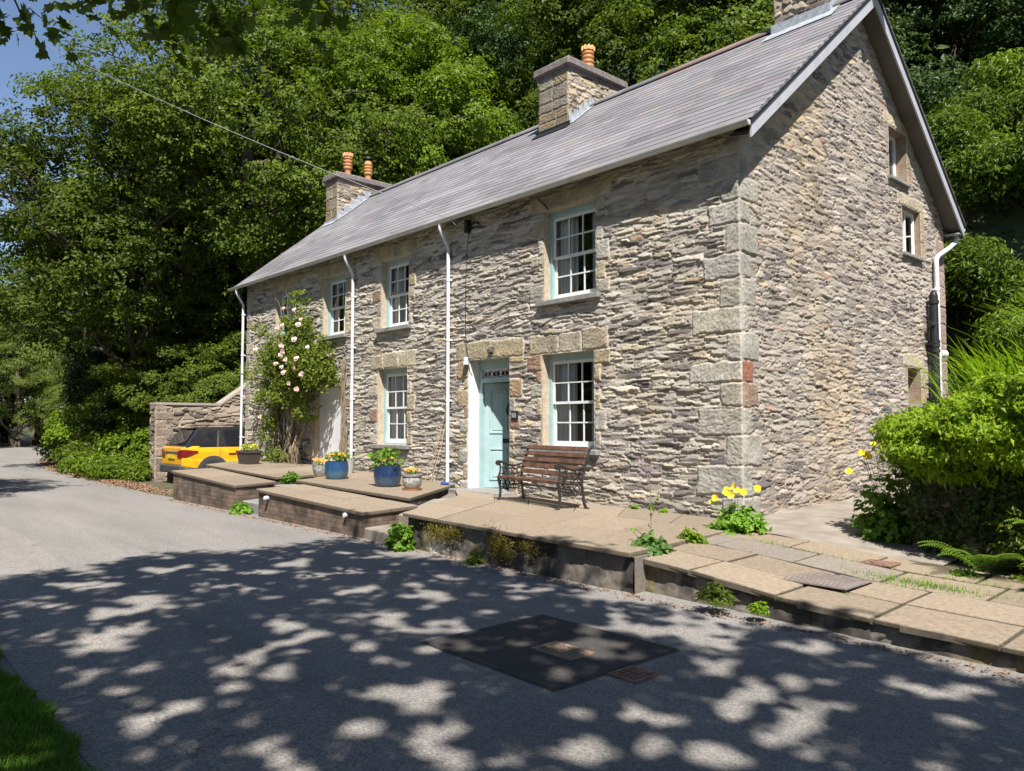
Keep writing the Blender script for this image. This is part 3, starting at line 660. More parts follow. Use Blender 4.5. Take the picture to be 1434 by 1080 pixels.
# ---------------------------------------------------------------- ground, road, hill
rxs = np.array([60., 14, 0, -15, -25, -35, -45, -55, -65, -80, -110]); rys = np.array([-6.2, -5.75, -5.6, -5.55, -5.15, -3.6, -1.2, 2.0, 6.5, 15, 36])
def roadc(x): return np.interp(x, rxs[::-1], rys[::-1])
def hill(x, y):
    base = np.where(x > -19.5, 8.6, roadc(x) + 4.2); base = np.where((x > -24) & (x <= -19.5), 8.6 + (x + 19.5) / 4.5 * (8.6 - (roadc(x) + 4.2)), base)
    s = .62 + .55 * sst(-9, -3, x) * (1 - sst(3, 8, y - base))
    t = np.maximum(0, y - base)
    near = .95 * np.maximum(0, np.minimum(t, 5)) * sst(-7, -2.5, x)
    left = np.where(x < -19.5, .18 * np.minimum(t, 3), 0)
    bank = 1.25 * sst(2.3, 2.7, x) * sst(.25, .6, y - .02 + .256 * (x - 2.06))
    south = np.where(y < roadc(x) - 2.6, .05 * np.minimum(roadc(x) - 2.6 - y, 6), 0)
    far_l = .3 * np.maximum(0, roadc(x) - 12 - y)
    return -.035 + .60 * t * sst(0, 4, t) + near + left + bank + south * .6 + far_l + np.where(t > 1, .5 * (fbm(x * .2, y * .2, 5, 3) - .5) * np.minimum(t, 4), 0)
xs = np.concatenate([np.linspace(-170, -60, 40), np.linspace(-59, -20, 50), np.linspace(-19.5, 8, 111), np.linspace(9, 80, 30)])
ys = np.concatenate([np.linspace(-90, -16, 24), np.linspace(-15, 18, 133), np.linspace(19, 130, 50)])
X, Y = np.meshgrid(xs, ys); Z = hill(X, Y); I = np.arange(X.size).reshape(X.shape)
F = np.stack([I[:-1, :-1], I[:-1, 1:], I[1:, 1:], I[1:, :-1]], -1).reshape(-1, 4)
M_ground = mat('woodland_soil', (.075, .055, .035), .95, c2=(.05, .065, .022), scale=1.3, bump=.8, bscale=9)
g = tag(mobj('ground', npmesh('ground', np.stack([X, Y, Z], -1).reshape(-1, 3), F, M_ground, smooth=True)), kind='structure')
def asphalt(name, c, c2, fine=.25):
    m, N, L, B = nodes(name); B.inputs['Roughness'].default_value = .88; B.inputs['Specular IOR Level'].default_value = .3
    tc = N.new('ShaderNodeTexCoord')
    a = N.new('ShaderNodeTexNoise'); a.inputs['Scale'].default_value = 1.0; a.inputs['Detail'].default_value = 8; a.inputs['Roughness'].default_value = .62; mp = N.new('ShaderNodeMapping'); mp.inputs['Scale'].default_value = (.22, 1.1, 1)
    cr = N.new('ShaderNodeTexVoronoi'); cr.feature = 'DISTANCE_TO_EDGE'; cr.inputs['Scale'].default_value = .55; cn = N.new('ShaderNodeTexNoise'); cn.inputs['Scale'].default_value = 2.2; cn.inputs['Detail'].default_value = 6; cv = N.new('ShaderNodeVectorMath'); cv.operation = 'MULTIPLY_ADD'; cv.inputs[1].default_value = (.9, .9, 0); cm = N.new('ShaderNodeMapRange'); cm.inputs[1].default_value = 0; cm.inputs[2].default_value = .0045; cm.inputs[3].default_value = .55; cm.inputs[4].default_value = 1
    v = N.new('ShaderNodeTexVoronoi'); v.inputs['Scale'].default_value = 85
    n2 = N.new('ShaderNodeTexNoise'); n2.inputs['Scale'].default_value = 140; n2.inputs['Detail'].default_value = 3
    r = N.new('ShaderNodeValToRGB'); r.color_ramp.elements[0].color = (*c, 1); r.color_ramp.elements[1].color = (*c2, 1); r.color_ramp.elements[0].position = .3; r.color_ramp.elements[1].position = .7
    for q in (mp, v, n2, cn): L.new(tc.outputs['Object'], q.inputs['Vector'])
    L.new(mp.outputs[0], a.inputs['Vector']); L.new(cn.outputs['Color'], cv.inputs[0]); L.new(tc.outputs['Object'], cv.inputs[2]); L.new(cv.outputs[0], cr.inputs['Vector']); L.new(cr.outputs['Distance'], cm.inputs[0])
    L.new(a.outputs['Fac'], r.inputs[0])
    sp = N.new('ShaderNodeSeparateColor'); L.new(v.outputs['Color'], sp.inputs[0])
    mr = N.new('ShaderNodeMapRange'); mr.inputs[3].default_value = 1 - fine * 1.6; mr.inputs[4].default_value = 1 + fine * 1.6; L.new(sp.outputs[0], mr.inputs[0])
    mx = N.new('ShaderNodeMix'); mx.data_type = 'RGBA'; mx.blend_type = 'MULTIPLY'; mx.inputs[0].default_value = 1; L.new(r.outputs[0], mx.inputs[6]); L.new(mr.outputs[0], mx.inputs[7])
    mc = N.new('ShaderNodeMix'); mc.data_type = 'RGBA'; mc.blend_type = 'MULTIPLY'; mc.inputs[0].default_value = 1 if fine > .2 else 0; L.new(mx.outputs[2], mc.inputs[6]); L.new(cm.outputs[0], mc.inputs[7]); L.new(mc.outputs[2], B.inputs['Base Color'])
    b = N.new('ShaderNodeBump'); b.inputs['Strength'].default_value = .5; b.inputs['Distance'].default_value = .006; L.new(n2.outputs['Fac'], b.inputs['Height']); L.new(b.outputs[0], B.inputs['Normal'])
    return m
M_road = asphalt('worn_asphalt', (.156, .146, .135), (.216, .201, .185), .2)
M_patch = asphalt('new_asphalt', (.045, .041, .039), (.064, .058, .054), .18)
M_seam = asphalt('lighter_asphalt', (.182, .167, .152), (.235, .215, .195), .21)
def strip(xa, xb, lo, hi, z, n=160, jit=0, name='road', m_=None, seed=1):
    x = np.linspace(xa, xb, n); yl = lo(x) + jit * (fbm(x * 2.3, x * 0 + seed, seed, 4) - .5) * 2; yh = hi(x) + jit * (fbm(x * 2.1, x * 0 + seed + 9, seed, 4) - .5) * 2
    V = np.concatenate([np.stack([x, yl, np.full(n, z)], 1), np.stack([x, yh, np.full(n, z)], 1)])
    i = np.arange(n - 1); F = np.stack([i, i + 1, n + i + 1, n + i], 1)
    if xb < xa: F = F[:, ::-1]
    return mobj(name, npmesh(name, V, F, m_))
road = tag(strip(60, -105, lambda x: roadc(x) - 2.62, lambda x: roadc(x) + np.interp(x, [-60, -40, -20, 0], [2.0, 2.2, 2.5, 2.62]), 0, 420, .05, 'road', M_road), kind='structure')
o = tag(strip(30, -30, lambda x: roadc(x) - 2.34, lambda x: roadc(x) - 1.12 - .04 * np.sin(x), .004, 200, .012, 'road', M_seam, 4), kind='structure')
m = MB(); m.add([(.70, -5.585, .009), (2.075, -5.60, .009), (2.07, -4.35, .009), (.71, -4.36, .009)], [(0, 1, 2, 3)])
tag(m.build('tarmac_patch', M_patch), kind='structure')
m = MB(); P = [(.685, -5.60), (2.09, -5.615), (2.085, -4.335), (.695, -4.345)]; Q = [(.70, -5.585), (2.075, -5.60), (2.07, -4.35), (.71, -4.36)]
m.add([(x, y, .006) for x, y in P + Q], [(0, 1, 5, 4), (1, 2, 6, 5), (2, 3, 7, 6), (3, 0, 4, 7)]); tag(m.build('tarmac_seal', mat('bitumen', (.05, .045, .042), .6)), kind='structure')
def cover(name, label, at, sx, sy, z, rz, mt, kind='grid', col=None):
    t = thing(name, label, 'drain cover' if kind == 'grid' else 'manhole cover', (at[0], at[1], z), rz)
    m = MB(); f = .022
    for (a, b2) in (((-sx, -sy), (sx, -sy + f)), ((-sx, sy - f), (sx, sy)), ((-sx, -sy + f), (-sx + f, sy - f)), ((sx - f, -sy + f), (sx, sy - f))): m.box((a[0], a[1], 0), (b2[0], b2[1], .012))
    m.build('frame', mt, t)
    m = MB(); m.box((-sx + f + .004, -sy + f + .004, 0), (sx - f - .004, sy - f - .004, .006))
    if kind == 'grid':
        nx, ny = int(2 * sx / .05), int(2 * sy / .05)
        for i in range(nx):
            for j in range(ny):
                cx = -sx + f + (2 * sx - 2 * f) * (i + .5) / nx; cy = -sy + f + (2 * sy - 2 * f) * (j + .5) / ny
                if (i + j) % 2: m.box((cx - .02, cy - .010, .006), (cx + .02, cy + .010, .014))
                else: m.box((cx - .010, cy - .02, .006), (cx + .010, cy + .02, .014))
    else:
        n = 16
        for i in range(n):
            cx = -sx + f + (2 * sx - 2 * f) * (i + .5) / n
            for s in (-1, 1):
                if not -sx + .1 < cx < sx - .07: continue
                P = [(cx - .007 - .05, 0.004 * s, .006), (cx + .007 - .05, .004 * s, .006), (cx + .007 + .03, s * (sy - f - .01), .006), (cx - .007 + .03, s * (sy - f - .01), .006)]
                P += [(max(-sx + f + .004, min(sx - f - .004, a)), b2, .014) for a, b2, c in P]
                P[:4] = [(max(-sx + f + .004, min(sx - f - .004, a)), b2, c) for a, b2, c in P[:4]]
                m.add(P, [(4, 5, 6, 7), (0, 1, 5, 4), (1, 2, 6, 5), (2, 3, 7, 6), (3, 0, 4, 7)])
    m.build('lid', mt, t); return t
M_rust = mat('rusty_iron', (.17, .105, .07), .8, c2=(.27, .20, .14), scale=22); M_rust2 = mat('red_rusty_iron', (.16, .075, .05), .8, c2=(.22, .13, .10), scale=22)
cover('drain_cover', 'worn sandy iron drain cover set in the dark tarmac square', (1.56, -5.0), .19, .125, .009, 0, M_rust)
cover('drain_cover', 'smaller reddish iron drain cover at the edge of the dark square', (2.21, -5.02), .115, .12, .002, 0, M_rust2)

# ---------------------------------------------------------------- pavement, terraces
def pavz(x, y): return np.interp(x, [.5, .9, 1.66, 2.31, 3.3, 6], [.322, .315, .25, .19, .163, .15]) + .022 * (np.maximum(y, -3.2) + 3.15)
m = MB(); r_ = np.random.RandomState(21)
y = -3.17; rows = [.62, .60, .62, .58]
for ri, hgt in enumerate(rows):
    x = .46 + .0 * ri - r_.uniform(0, .5)
    while x < 9:
        w = r_.uniform(.75, 1.0); a, b2 = max(x, .70 - .18 * ri), x + w - .028
        if b2 - a > .15:
            ya, yb = y, y + hgt - .028; tz = r_.uniform(-.006, .006)
            jx = lambda: r_.uniform(-.008, .008)
            P = [(a + jx(), ya + jx(), 0), (b2 + jx(), ya + jx(), 0), (b2 + jx(), yb + jx(), 0), (a + jx(), yb + jx(), 0)]
            P = [(px, py + (.19 - .055 * (px - .75)) * min(1, max(0, (-py - .8) / 2.3)), float(pavz(px, py)) + tz) for px, py, _ in P]
            c0 = np.array([.225, .178, .128]) * r_.uniform(.82, 1.1)
            if r_.rand() < .12: c0 = np.array([.20, .17, .14])
            K = len(P); ins = .012
            T = [(P[0][0] + ins, P[0][1] + ins, P[0][2]), (P[1][0] - ins, P[1][1] + ins, P[1][2]), (P[2][0] - ins, P[2][1] - ins, P[2][2]), (P[3][0] + ins, P[3][1] - ins, P[3][2])]
            E_ = [(px, py, pz - .007) for px, py, pz in P]; D = [(px, py, pz - .036) for px, py, pz in P]
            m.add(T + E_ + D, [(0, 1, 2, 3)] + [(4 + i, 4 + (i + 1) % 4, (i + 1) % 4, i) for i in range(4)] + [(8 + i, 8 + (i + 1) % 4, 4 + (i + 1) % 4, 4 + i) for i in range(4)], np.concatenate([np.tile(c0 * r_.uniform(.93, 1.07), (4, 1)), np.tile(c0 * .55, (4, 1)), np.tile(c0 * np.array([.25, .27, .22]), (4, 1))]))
        x += w
    y += hgt
tag(m.build('pavement', M_flag, col=True), kind='structure')
# concrete path by the gable
M_path = mat('rough_concrete', (.19, .16, .13), .92, c2=(.27, .235, .195), scale=3.2, bump=.6, bscale=60)
M_base = mat('dark_grit', (.055, .05, .035), .95, c2=(.07, .075, .03), scale=12, bump=.5)
xg, yg = np.meshgrid(np.linspace(-.02, 2.6, 27), np.linspace(-.82, 9, 60)); zg = pavz(xg, yg) - .004 + .012 * (fbm(xg * 2, yg * 2, 3, 3) - .5); I = np.arange(xg.size).reshape(xg.shape)
F = np.stack([I[:-1, :-1], I[:-1, 1:], I[1:, 1:], I[1:, :-1]], -1).reshape(-1, 4)
tag(mobj('path', npmesh('path', np.stack([xg, yg, zg], -1).reshape(-1, 3), F, M_path, smooth=True)), kind='structure')
xg, yg = np.meshgrid(np.linspace(.3, 9, 40), np.linspace(-2.93, .4, 14)); zg = pavz(xg, yg) - .025; I = np.arange(xg.size).reshape(xg.shape)
F = np.stack([I[:-1, :-1], I[:-1, 1:], I[1:, 1:], I[1:, :-1]], -1).reshape(-1, 4)
tag(mobj('pavement_bed', npmesh('pavement_bed', np.stack([xg, yg, zg], -1).reshape(-1, 3), F, M_base)), kind='structure')
# weathered concrete faces: relief + stains
def conc(U, V, seed, dark=.5, pale=.5):
    n = fbm(U * 2.2, V * 1.4, seed, 5); st = fbm(U * 5, V * .8, seed + 5, 4)
    c = np.array([.14, .122, .10]) * (.55 + .9 * fbm(U * 9, V * 9, seed + 2, 5))[..., None]
    d = sst(.455, .52, n * .7 + st * .3)[..., None] * dark; c = c * (1 - d) + np.array([.022, .02, .018]) * d
    w = sst(.55, .60, fbm(U * 1.6 + 7, V * 2.2, seed + 8, 5))[..., None] * pale; c = c * (1 - w) + np.array([.47, .44, .39]) * w
    mo = sst(.60, .72, fbm(U * 3 + 3, V * 2.6, seed + 12, 4))[..., None] * .7; c = c * (1 - mo) + np.array([.11, .09, .03]) * mo
    h = .05 * (fbm(U * 6, V * 6, seed + 3, 5) - .5) + .018 * (vn(U * 1.7, V * 1.7, seed + 4) - .5) - .018 * sst(.62, .66, fbm(U * 2 + 9, V * 3, seed + 21, 4))
    return h, c
def face(name, x0, x1, ztop, seed, parent, yb=-3.12, zb=-.05, dark=.6, pale=.5, label=None):
    nu = int((x1 - x0) / .02); nv = 24
    U, T = np.meshgrid(np.linspace(x0, x1, nu), np.linspace(0, 1, nv)); zt = ztop(U); V = zb + (zt - zb) * T
    h, c = conc(U, V, seed, dark, pale); P = np.stack([U, yb - .03 * (1 - T) - h + (0 if name != 'wall_face' or parent is not kw else .19 - .055 * (U - .75)), V], -1); I = np.arange(U.size).reshape(U.shape)
    F = np.stack([I[:-1, :-1], I[:-1, 1:], I[1:, 1:], I[1:, :-1]], -1).reshape(-1, 4)
    o = mobj(name, npmesh(name, P.reshape(-1, 3), F, M_flag, c.reshape(-1, 3), True), parent)
    if label: o['label'] = label
    return o
kw = thing('pavement_wall', 'low dark rough concrete edge wall below the paving slabs on the right', 'wall', (3, -3.1, 0))
kw.location = (0, 0, 0)
face('wall_face', .58, 8, lambda U: pavz(U, -3.15) - .035, 31, kw, dark=.75, pale=.18)
m = MB()
for i in range(9):
    a = .72 + i * .8; yo_ = .228 - .055 * (a - .35); P = [(a, -3.205, float(pavz(a, -3.2)) - .05), (a + .79, -3.205, float(pavz(a + .79, -3.2)) - .05), (a + .79, -3.175, float(pavz(a + .79, -3.2)) - .05), (a, -3.175, float(pavz(a, -3.2)) - .05)]
    P = [(px, py + yo_, pz) for px, py, pz in P]; P += [(px, py, pz + .045) for px, py, pz in P]
    m.add(P, [(3, 2, 1, 0), (4, 5, 6, 7), (0, 1, 5, 4), (1, 2, 6, 5), (3, 0, 4, 7)], (.11, .092, .07))
m.build('edging', M_flag, kw, col=True)
def slabtop(m, poly, z, thick, colr, n=(6, 2), gap=.009, seed=0, over=0):
    """quad poly (4 xy) with z per corner, split into n slabs"""
    r = np.random.RandomState(seed); P = np.array([[*p, zz] for p, zz in zip(poly, z)], float)
    us = np.concatenate([[0], (np.arange(1, n[0]) + r.uniform(-.12, .12, n[0] - 1)) / n[0], [1]])
    bil = lambda u, v: (P[0] * (1 - u) + P[1] * u) * (1 - v) + (P[3] * (1 - u) + P[2] * u) * v
    for j in range(n[1]):
        for i in range(n[0]):
            q = [bil(us[i], j / n[1]), bil(us[i + 1], j / n[1]), bil(us[i + 1], (j + 1) / n[1]), bil(us[i], (j + 1) / n[1])]; cc = sum(q) / 4
            q = [a + (cc - a) / np.linalg.norm(cc - a) * gap for a in q]; dz = r.uniform(-.003, .003)
            T = [a + (cc - a) / np.linalg.norm(cc - a) * .01 + [0, 0, dz] for a in q]; E_ = [a + [0, 0, dz - .006] for a in q]; D = [a + [0, 0, -thick] for a in q]
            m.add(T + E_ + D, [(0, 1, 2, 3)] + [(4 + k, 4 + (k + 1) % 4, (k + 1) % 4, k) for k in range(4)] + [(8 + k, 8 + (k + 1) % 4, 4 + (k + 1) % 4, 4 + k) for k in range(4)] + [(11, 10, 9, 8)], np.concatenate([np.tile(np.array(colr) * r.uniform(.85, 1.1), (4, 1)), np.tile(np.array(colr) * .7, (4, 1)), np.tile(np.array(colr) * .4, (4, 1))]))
tr = thing('concrete_terrace', 'raised flagged terrace under the bench, fronted by a stained mossy concrete wall', 'terrace')
tz = lambda x: np.interp(x, [-6.2, -3.08, -1.0, .67], [.475, .455, .42, .395])
face('wall_face', -3.06, .70, lambda U: tz(U) - .05, 41, tr, dark=.85, pale=.75)
m = MB(); U = np.linspace(-3.12, -.0, 8)   # right return of the wall, left return
slabtop(m, [(-3.1, -3.2), (.70, -3.2), (.42, -1.1), (-4.6, -1.1)], [.455, .395, .385, .45], .045, (.23, .182, .13), (5, 2), seed=3)
slabtop(m, [(-4.6, -1.1), (.42, -1.1), (0.02, -.0), (-6.1, -.0)], [.45, .385, .36, .44], .045, (.225, .18, .13), (6, 1), seed=4)
m.build('slabs', M_flag, tr, col=True)
m = MB(); m.add([(-3.1, -3.1, 0), (.715, -3.14, 0), (.42, -1, 0), (0, 0, 0), (-6.1, 0, 0), (-3.1, -3.1, .40), (.715, -3.14, .345), (.42, -1, .32), (0, 0, .29), (-6.1, 0, .38)], [(1, 2, 7, 6), (2, 3, 8, 7), (4, 0, 5, 9), (5, 6, 7, 8, 9)], (.16, .14, .115)); m.build('core', M_flag, tr, col=True)
# brick walled terraces
def brickmat():
    m, N, L, B = nodes('old_brick'); B.inputs['Roughness'].default_value = .9
    tc = N.new('ShaderNodeTexCoord'); sx = N.new('ShaderNodeSeparateXYZ'); cb = N.new('ShaderNodeCombineXYZ'); ad = N.new('ShaderNodeMath'); ad.operation = 'ADD'
    L.new(tc.outputs['Object'], sx.inputs[0]); L.new(sx.outputs[0], ad.inputs[0]); L.new(sx.outputs[1], ad.inputs[1]); L.new(ad.outputs[0], cb.inputs[0]); L.new(sx.outputs[2], cb.inputs[1])
    nz = N.new('ShaderNodeTexNoise'); nz.inputs['Scale'].default_value = 6; va = N.new('ShaderNodeVectorMath'); va.operation = 'MULTIPLY_ADD'; va.inputs[1].default_value = (.025, .025, 0)
    L.new(cb.outputs[0], nz.inputs['Vector']); L.new(nz.outputs['Color'], va.inputs[0]); L.new(cb.outputs[0], va.inputs[2])
    b = N.new('ShaderNodeTexBrick'); b.inputs['Scale'].default_value = 1; b.inputs['Brick Width'].default_value = .225; b.inputs['Row Height'].default_value = .075; b.inputs['Mortar Size'].default_value = .010; b.inputs['Mortar Smooth'].default_value = .3; b.inputs['Bias'].default_value = -.1
    b.inputs['Color1'].default_value = (.105, .075, .060, 1); b.inputs['Color2'].default_value = (.175, .118, .09, 1); b.inputs['Mortar'].default_value = (.10, .082, .064, 1)
    L.new(va.outputs[0], b.inputs['Vector'])
    n2 = N.new('ShaderNodeTexNoise'); n2.inputs['Scale'].default_value = 4; n2.inputs['Detail'].default_value = 7; r = N.new('ShaderNodeValToRGB'); r.color_ramp.elements[0].color = (.35, .33, .27, 1); r.color_ramp.elements[1].color = (1.25, 1.2, 1.1, 1); r.color_ramp.elements[0].position = .3; r.color_ramp.elements[1].position = .65
    L.new(tc.outputs['Object'], n2.inputs['Vector']); L.new(n2.outputs['Fac'], r.inputs[0])
    mx = N.new('ShaderNodeMix'); mx.data_type = 'RGBA'; mx.blend_type = 'MULTIPLY'; mx.inputs[0].default_value = 1; L.new(b.outputs['Color'], mx.inputs[6]); L.new(r.outputs[0], mx.inputs[7]); L.new(mx.outputs[2], B.inputs['Base Color'])
    bm_ = N.new('ShaderNodeBump'); bm_.inputs['Strength'].default_value = .7; bm_.inputs['Distance'].default_value = .012; iv = N.new('ShaderNodeMath'); iv.operation = 'SUBTRACT'; iv.inputs[0].default_value = 1; L.new(b.outputs['Fac'], iv.inputs[1])
    n3 = N.new('ShaderNodeTexNoise'); n3.inputs['Scale'].default_value = 45; n3.inputs['Detail'].default_value = 5; L.new(tc.outputs['Object'], n3.inputs['Vector']); a2 = N.new('ShaderNodeMath'); a2.operation = 'MULTIPLY_ADD'; a2.inputs[1].default_value = .6; L.new(n3.outputs['Fac'], a2.inputs[0]); L.new(iv.outputs[0], a2.inputs[2])
    L.new(a2.outputs[0], bm_.inputs['Height']); L.new(bm_.outputs[0], B.inputs['Normal']); return m
M_brick = brickmat()
def brick_block(name, label, poly, z, n, seed, zb=-.03, thick=.055, over=.04, bm_=None):
    t = thing(name, label, 'terrace'); m = MB(); c = np.mean(np.array(poly), 0)
    m.add([(x, y, zb) for x, y in poly] + [(x, y, zz - thick) for (x, y), zz in zip(poly, z)], [(0, 1, 5, 4), (1, 2, 6, 5), (2, 3, 7, 6), (3, 0, 4, 7), (4, 5, 6, 7)])
    m.build('wall', bm_ or M_brick, t)
    m = MB(); pp = [(x + over * np.sign(x - c[0]), y + over * np.sign(y - c[1])) for x, y in poly]
    slabtop(m, pp, z, thick - .004, (.215, .17, .122), n, seed=seed); m.build('slabs', M_flag, t, col=True); return t
bA = brick_block('brick_terrace', 'far low brick terrace topped with slabs, beside the parked yellow car', [(-11.95, -3.14), (-8.72, -3.10), (-8.95, -2.25), (-12.05, -2.3)], [.62, .49, .51, .64], (4, 1), 5)
bB = brick_block('brick_terrace', 'nearer low brick terrace topped with slabs, below the blue pots', [(-7.72, -3.10), (-4.15, -3.14), (-4.22, -2.22), (-7.85, -2.2)], [.485, .375, .40, .505], (5, 2), 6)
brick_block('raised_slab_strip', 'slab strip along the house foot behind the far brick terrace', [(-12.75, -2.1), (-9.15, -2.1), (-9.3, -.03), (-14.5, -.03)], [.69, .58, .60, .72], (5, 2), 7, zb=.1)
brick_block('raised_slab_strip', 'slab strip along the house foot carrying the blue glazed pots', [(-8.2, -2.1), (-4.5, -2.1), (-6.1, -.03), (-9.2, -.03)], [.565, .485, .50, .60], (4, 2), 8, zb=.1)
for nm, poly, z, lab in (('stone_step', [(-8.66, -3.0), (-7.8, -3.0), (-7.9, -2.3), (-8.8, -2.3)], [.2, .2, .22, .22], 'grey slate step in the gap between the two brick terraces'),
                         ('stone_step', [(-8.9, -2.25), (-7.95, -2.2), (-8.3, -.4), (-9.2, -.4)], [.44, .43, .46, .47], 'slate slab landing behind the gap, at the foot of the rose'),
                         ('stone_step', [(-4.1, -3.16), (-3.14, -3.2), (-3.3, -2.65), (-4.15, -2.6)], [.16, .15, .16, .17], 'pale worn stone step between the nearer brick terrace and concrete terrace'),
                         ('stone_step', [(-4.12, -2.58), (-3.3, -2.62), (-4.45, -1.0), (-4.6, -1.6)], [.30, .30, .43, .43], 'rough concrete ramp rising from the step towards the front door')):
    m = MB(); r_ = np.random.RandomState(len(lab)); m.add([(x, y, -.03) for x, y in poly] + [(x, y, zz) for (x, y), zz in zip(poly, z)], [(0, 1, 5, 4), (1, 2, 6, 5), (2, 3, 7, 6), (3, 0, 4, 7), (4, 5, 6, 7)])
    o = tag(m.build(nm, M_sill if 'slate' in lab else M_path), lab, 'step'); o.modifiers.new('b', 'BEVEL').width = .015
for x, z, par in ((-4.62, .30, bB), (-7.3, .36, bB)):
    m = MB(); m.tube([(x, -3.08, z), (x, -3.19, z - .01)], .035, 12); m.tube([(x, -3.191, z - .01), (x, -3.192, z - .01)], .026, 12); m.build('pipe_outlet', M_pvc, par)
# manhole covers in the paving
cover('manhole_cover', 'large chequered iron manhole cover in the paving slabs', (2.12, -2.30), .36, .27, float(pavz(2.12, -2.3)) + .006, 0, mat('manhole_iron', (.15, .125, .115), .6, c2=(.21, .17, .15), scale=18), 'rib')
cover('manhole_cover', 'small reddish brown inspection cover in the paving by the hedge', (2.2, -1.22), .15, .13, float(pavz(2.2, -1.22)) + .012, 0, M_rust2, 'rib')

# ---------------------------------------------------------------- garden wall behind the car
gwall = thing('garden_wall', 'rubble stone garden wall behind the yellow car, its top ramping up at one end', 'wall')
gtop = lambda U: np.where(U < .35, 2.22, np.where(U < 1.4, 2.22 + (U - .35) * .72, 2.976))
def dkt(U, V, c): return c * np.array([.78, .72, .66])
wb = []; z = 0.0; k = 0
while z < 2.15:
    hh = rng.uniform(.2, .34); wb.append((-1.55, -1.55 + (.5 if k % 2 else .3), z, min(z + hh, 2.2) - .004, rng.choice([(.34, .29, .25), (.30, .25, .22), (.36, .31, .25)]), rng.uniform(-1, 1))); z += hh; k += 1
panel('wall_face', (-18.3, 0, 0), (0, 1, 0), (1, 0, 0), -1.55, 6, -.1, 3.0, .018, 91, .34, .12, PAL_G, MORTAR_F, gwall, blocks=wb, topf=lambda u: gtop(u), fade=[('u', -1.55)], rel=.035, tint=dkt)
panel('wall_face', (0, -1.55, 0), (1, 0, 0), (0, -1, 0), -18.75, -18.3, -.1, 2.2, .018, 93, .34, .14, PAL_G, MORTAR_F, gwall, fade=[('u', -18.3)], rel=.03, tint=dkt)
m = MB(); us = [-1.58, .35, 1.4, 6]
for i in range(3):
    a, b2 = us[i], us[i + 1]; za, zb_ = float(gtop(np.array(a))), float(gtop(np.array(b2 - 1e-6)))
    P = [(-18.78, a, za - .01), (-18.27, a, za - .01), (-18.27, b2, zb_ - .01), (-18.78, b2, zb_ - .01)]; P += [(x, y, z + .07) for x, y, z in P]
    m.add(P, [(0, 1, 5, 4), (1, 2, 6, 5), (2, 3, 7, 6), (3, 0, 4, 7), (4, 5, 6, 7)], (.30, .26, .22))
m.add([(-18.75, -1.55, 0), (-18.75, 6, 0), (-18.75, 6, 2.9), (-18.75, 1.4, 2.9), (-18.75, .35, 2.2), (-18.75, -1.55, 2.2)], [(0, 5, 4, 3, 2, 1)], (.2, .17, .15))
m.build('coping', M_flag, gwall, col=True)

# ---------------------------------------------------------------- yellow car
M_cary = mat('orange_yellow_paint', (.78, .36, .012), .28, c2=(.74, .33, .010), scale=3, coat=1.0)
M_carb = mat('black_car_paint', (.018, .018, .021), .2, coat=1.0); M_clad = mat('grey_cladding', (.045, .047, .05), .6); M_chrome = mat('bright_trim', (.7, .7, .7), .2, metal=1)
car = thing('parked_car', 'orange yellow SUV with black roof parked beyond the far end of the cottage', 'car', (-17.02, -1.50, -.02))
def loft(secs, closed=True):
    m = MB(); n = len(secs[0]); V = np.concatenate([np.array(s, float) for s in secs]); F = []
    for i in range(len(secs) - 1):
        for j in range(n): F.append((i * n + j, i * n + (j + 1) % n, (i + 1) * n + (j + 1) % n, (i + 1) * n + j))
    F += [tuple(range(n - 1, -1, -1)), tuple((len(secs) - 1) * n + j for j in range(n))]
    return m.add(V, F)
def csec(y, hw, z0, z1, top=.03):
    pr = [(-hw * .93, z0), (hw * .93, z0), (hw, z0 + .12), (hw, z0 + .30), (hw * .985, z0 + .36), (hw * .985, z1 - .14), (hw * .96, z1 - .02), (hw * .90, z1 + top), (-hw * .90, z1 + top), (-hw * .96, z1 - .02), (-hw * .985, z1 - .14), (-hw * .985, z0 + .36), (-hw, z0 + .30), (-hw, z0 + .12)]
    return [(x, y, z) for x, z in pr]
secs = [csec(.02, .80, .52, .98), csec(.0, .80, .55, .96), csec(.05, .86, .40, 1.0), csec(.35, .89, .34, 1.02), csec(1.2, .895, .32, 1.02), csec(2.9, .895, .32, 1.0), csec(3.5, .88, .32, .96), csec(3.95, .84, .34, .90), csec(4.15, .74, .42, .80)][1:]
body = loft(secs).build('body', M_cary, car); md = body.modifiers.new('b', 'BEVEL'); md.width = .025; md.segments = 2
def gsec(y, zb, zt, hb, ht): return [(-hb, y, zb), (hb, y, zb), (hb - .02, y, zb + .05 * (zt - zb)), (ht + .03, y, zt - .06), (ht - .05, y, zt), (-ht + .05, y, zt), (-ht - .03, y, zt - .06), (-hb + .02, y, zb + .05 * (zt - zb))]
gh_ = loft([gsec(.10, 1.0, 1.06, .80, .79), gsec(.28, 1.0, 1.30, .82, .74), gsec(.45, 1.0, 1.53, .83, .68), gsec(.8, 1.0, 1.575, .84, .67), gsec(1.8, 1.0, 1.59, .84, .67), gsec(2.35, 1.0, 1.53, .83, .66), gsec(3.05, .99, 1.03, .80, .72)]).build('cabin', M_carb, car)
md = gh_.modifiers.new('b', 'BEVEL'); md.width = .02; md.segments = 2
def sidew(pts, name, mt, off=.012):
    m = MB(); V = []
    for y, z in pts:
        t = (z - 1.0) / .575; V.append((.835 + off - t * .155, y, z))
    m.add(V, [tuple(range(len(V)))]); m2 = MB(); m2.add([(-x, y, z) for x, y, z in V], [tuple(range(len(V) - 1, -1, -1))]); m2.build(name, mt, car); return m.build(name, mt, car)
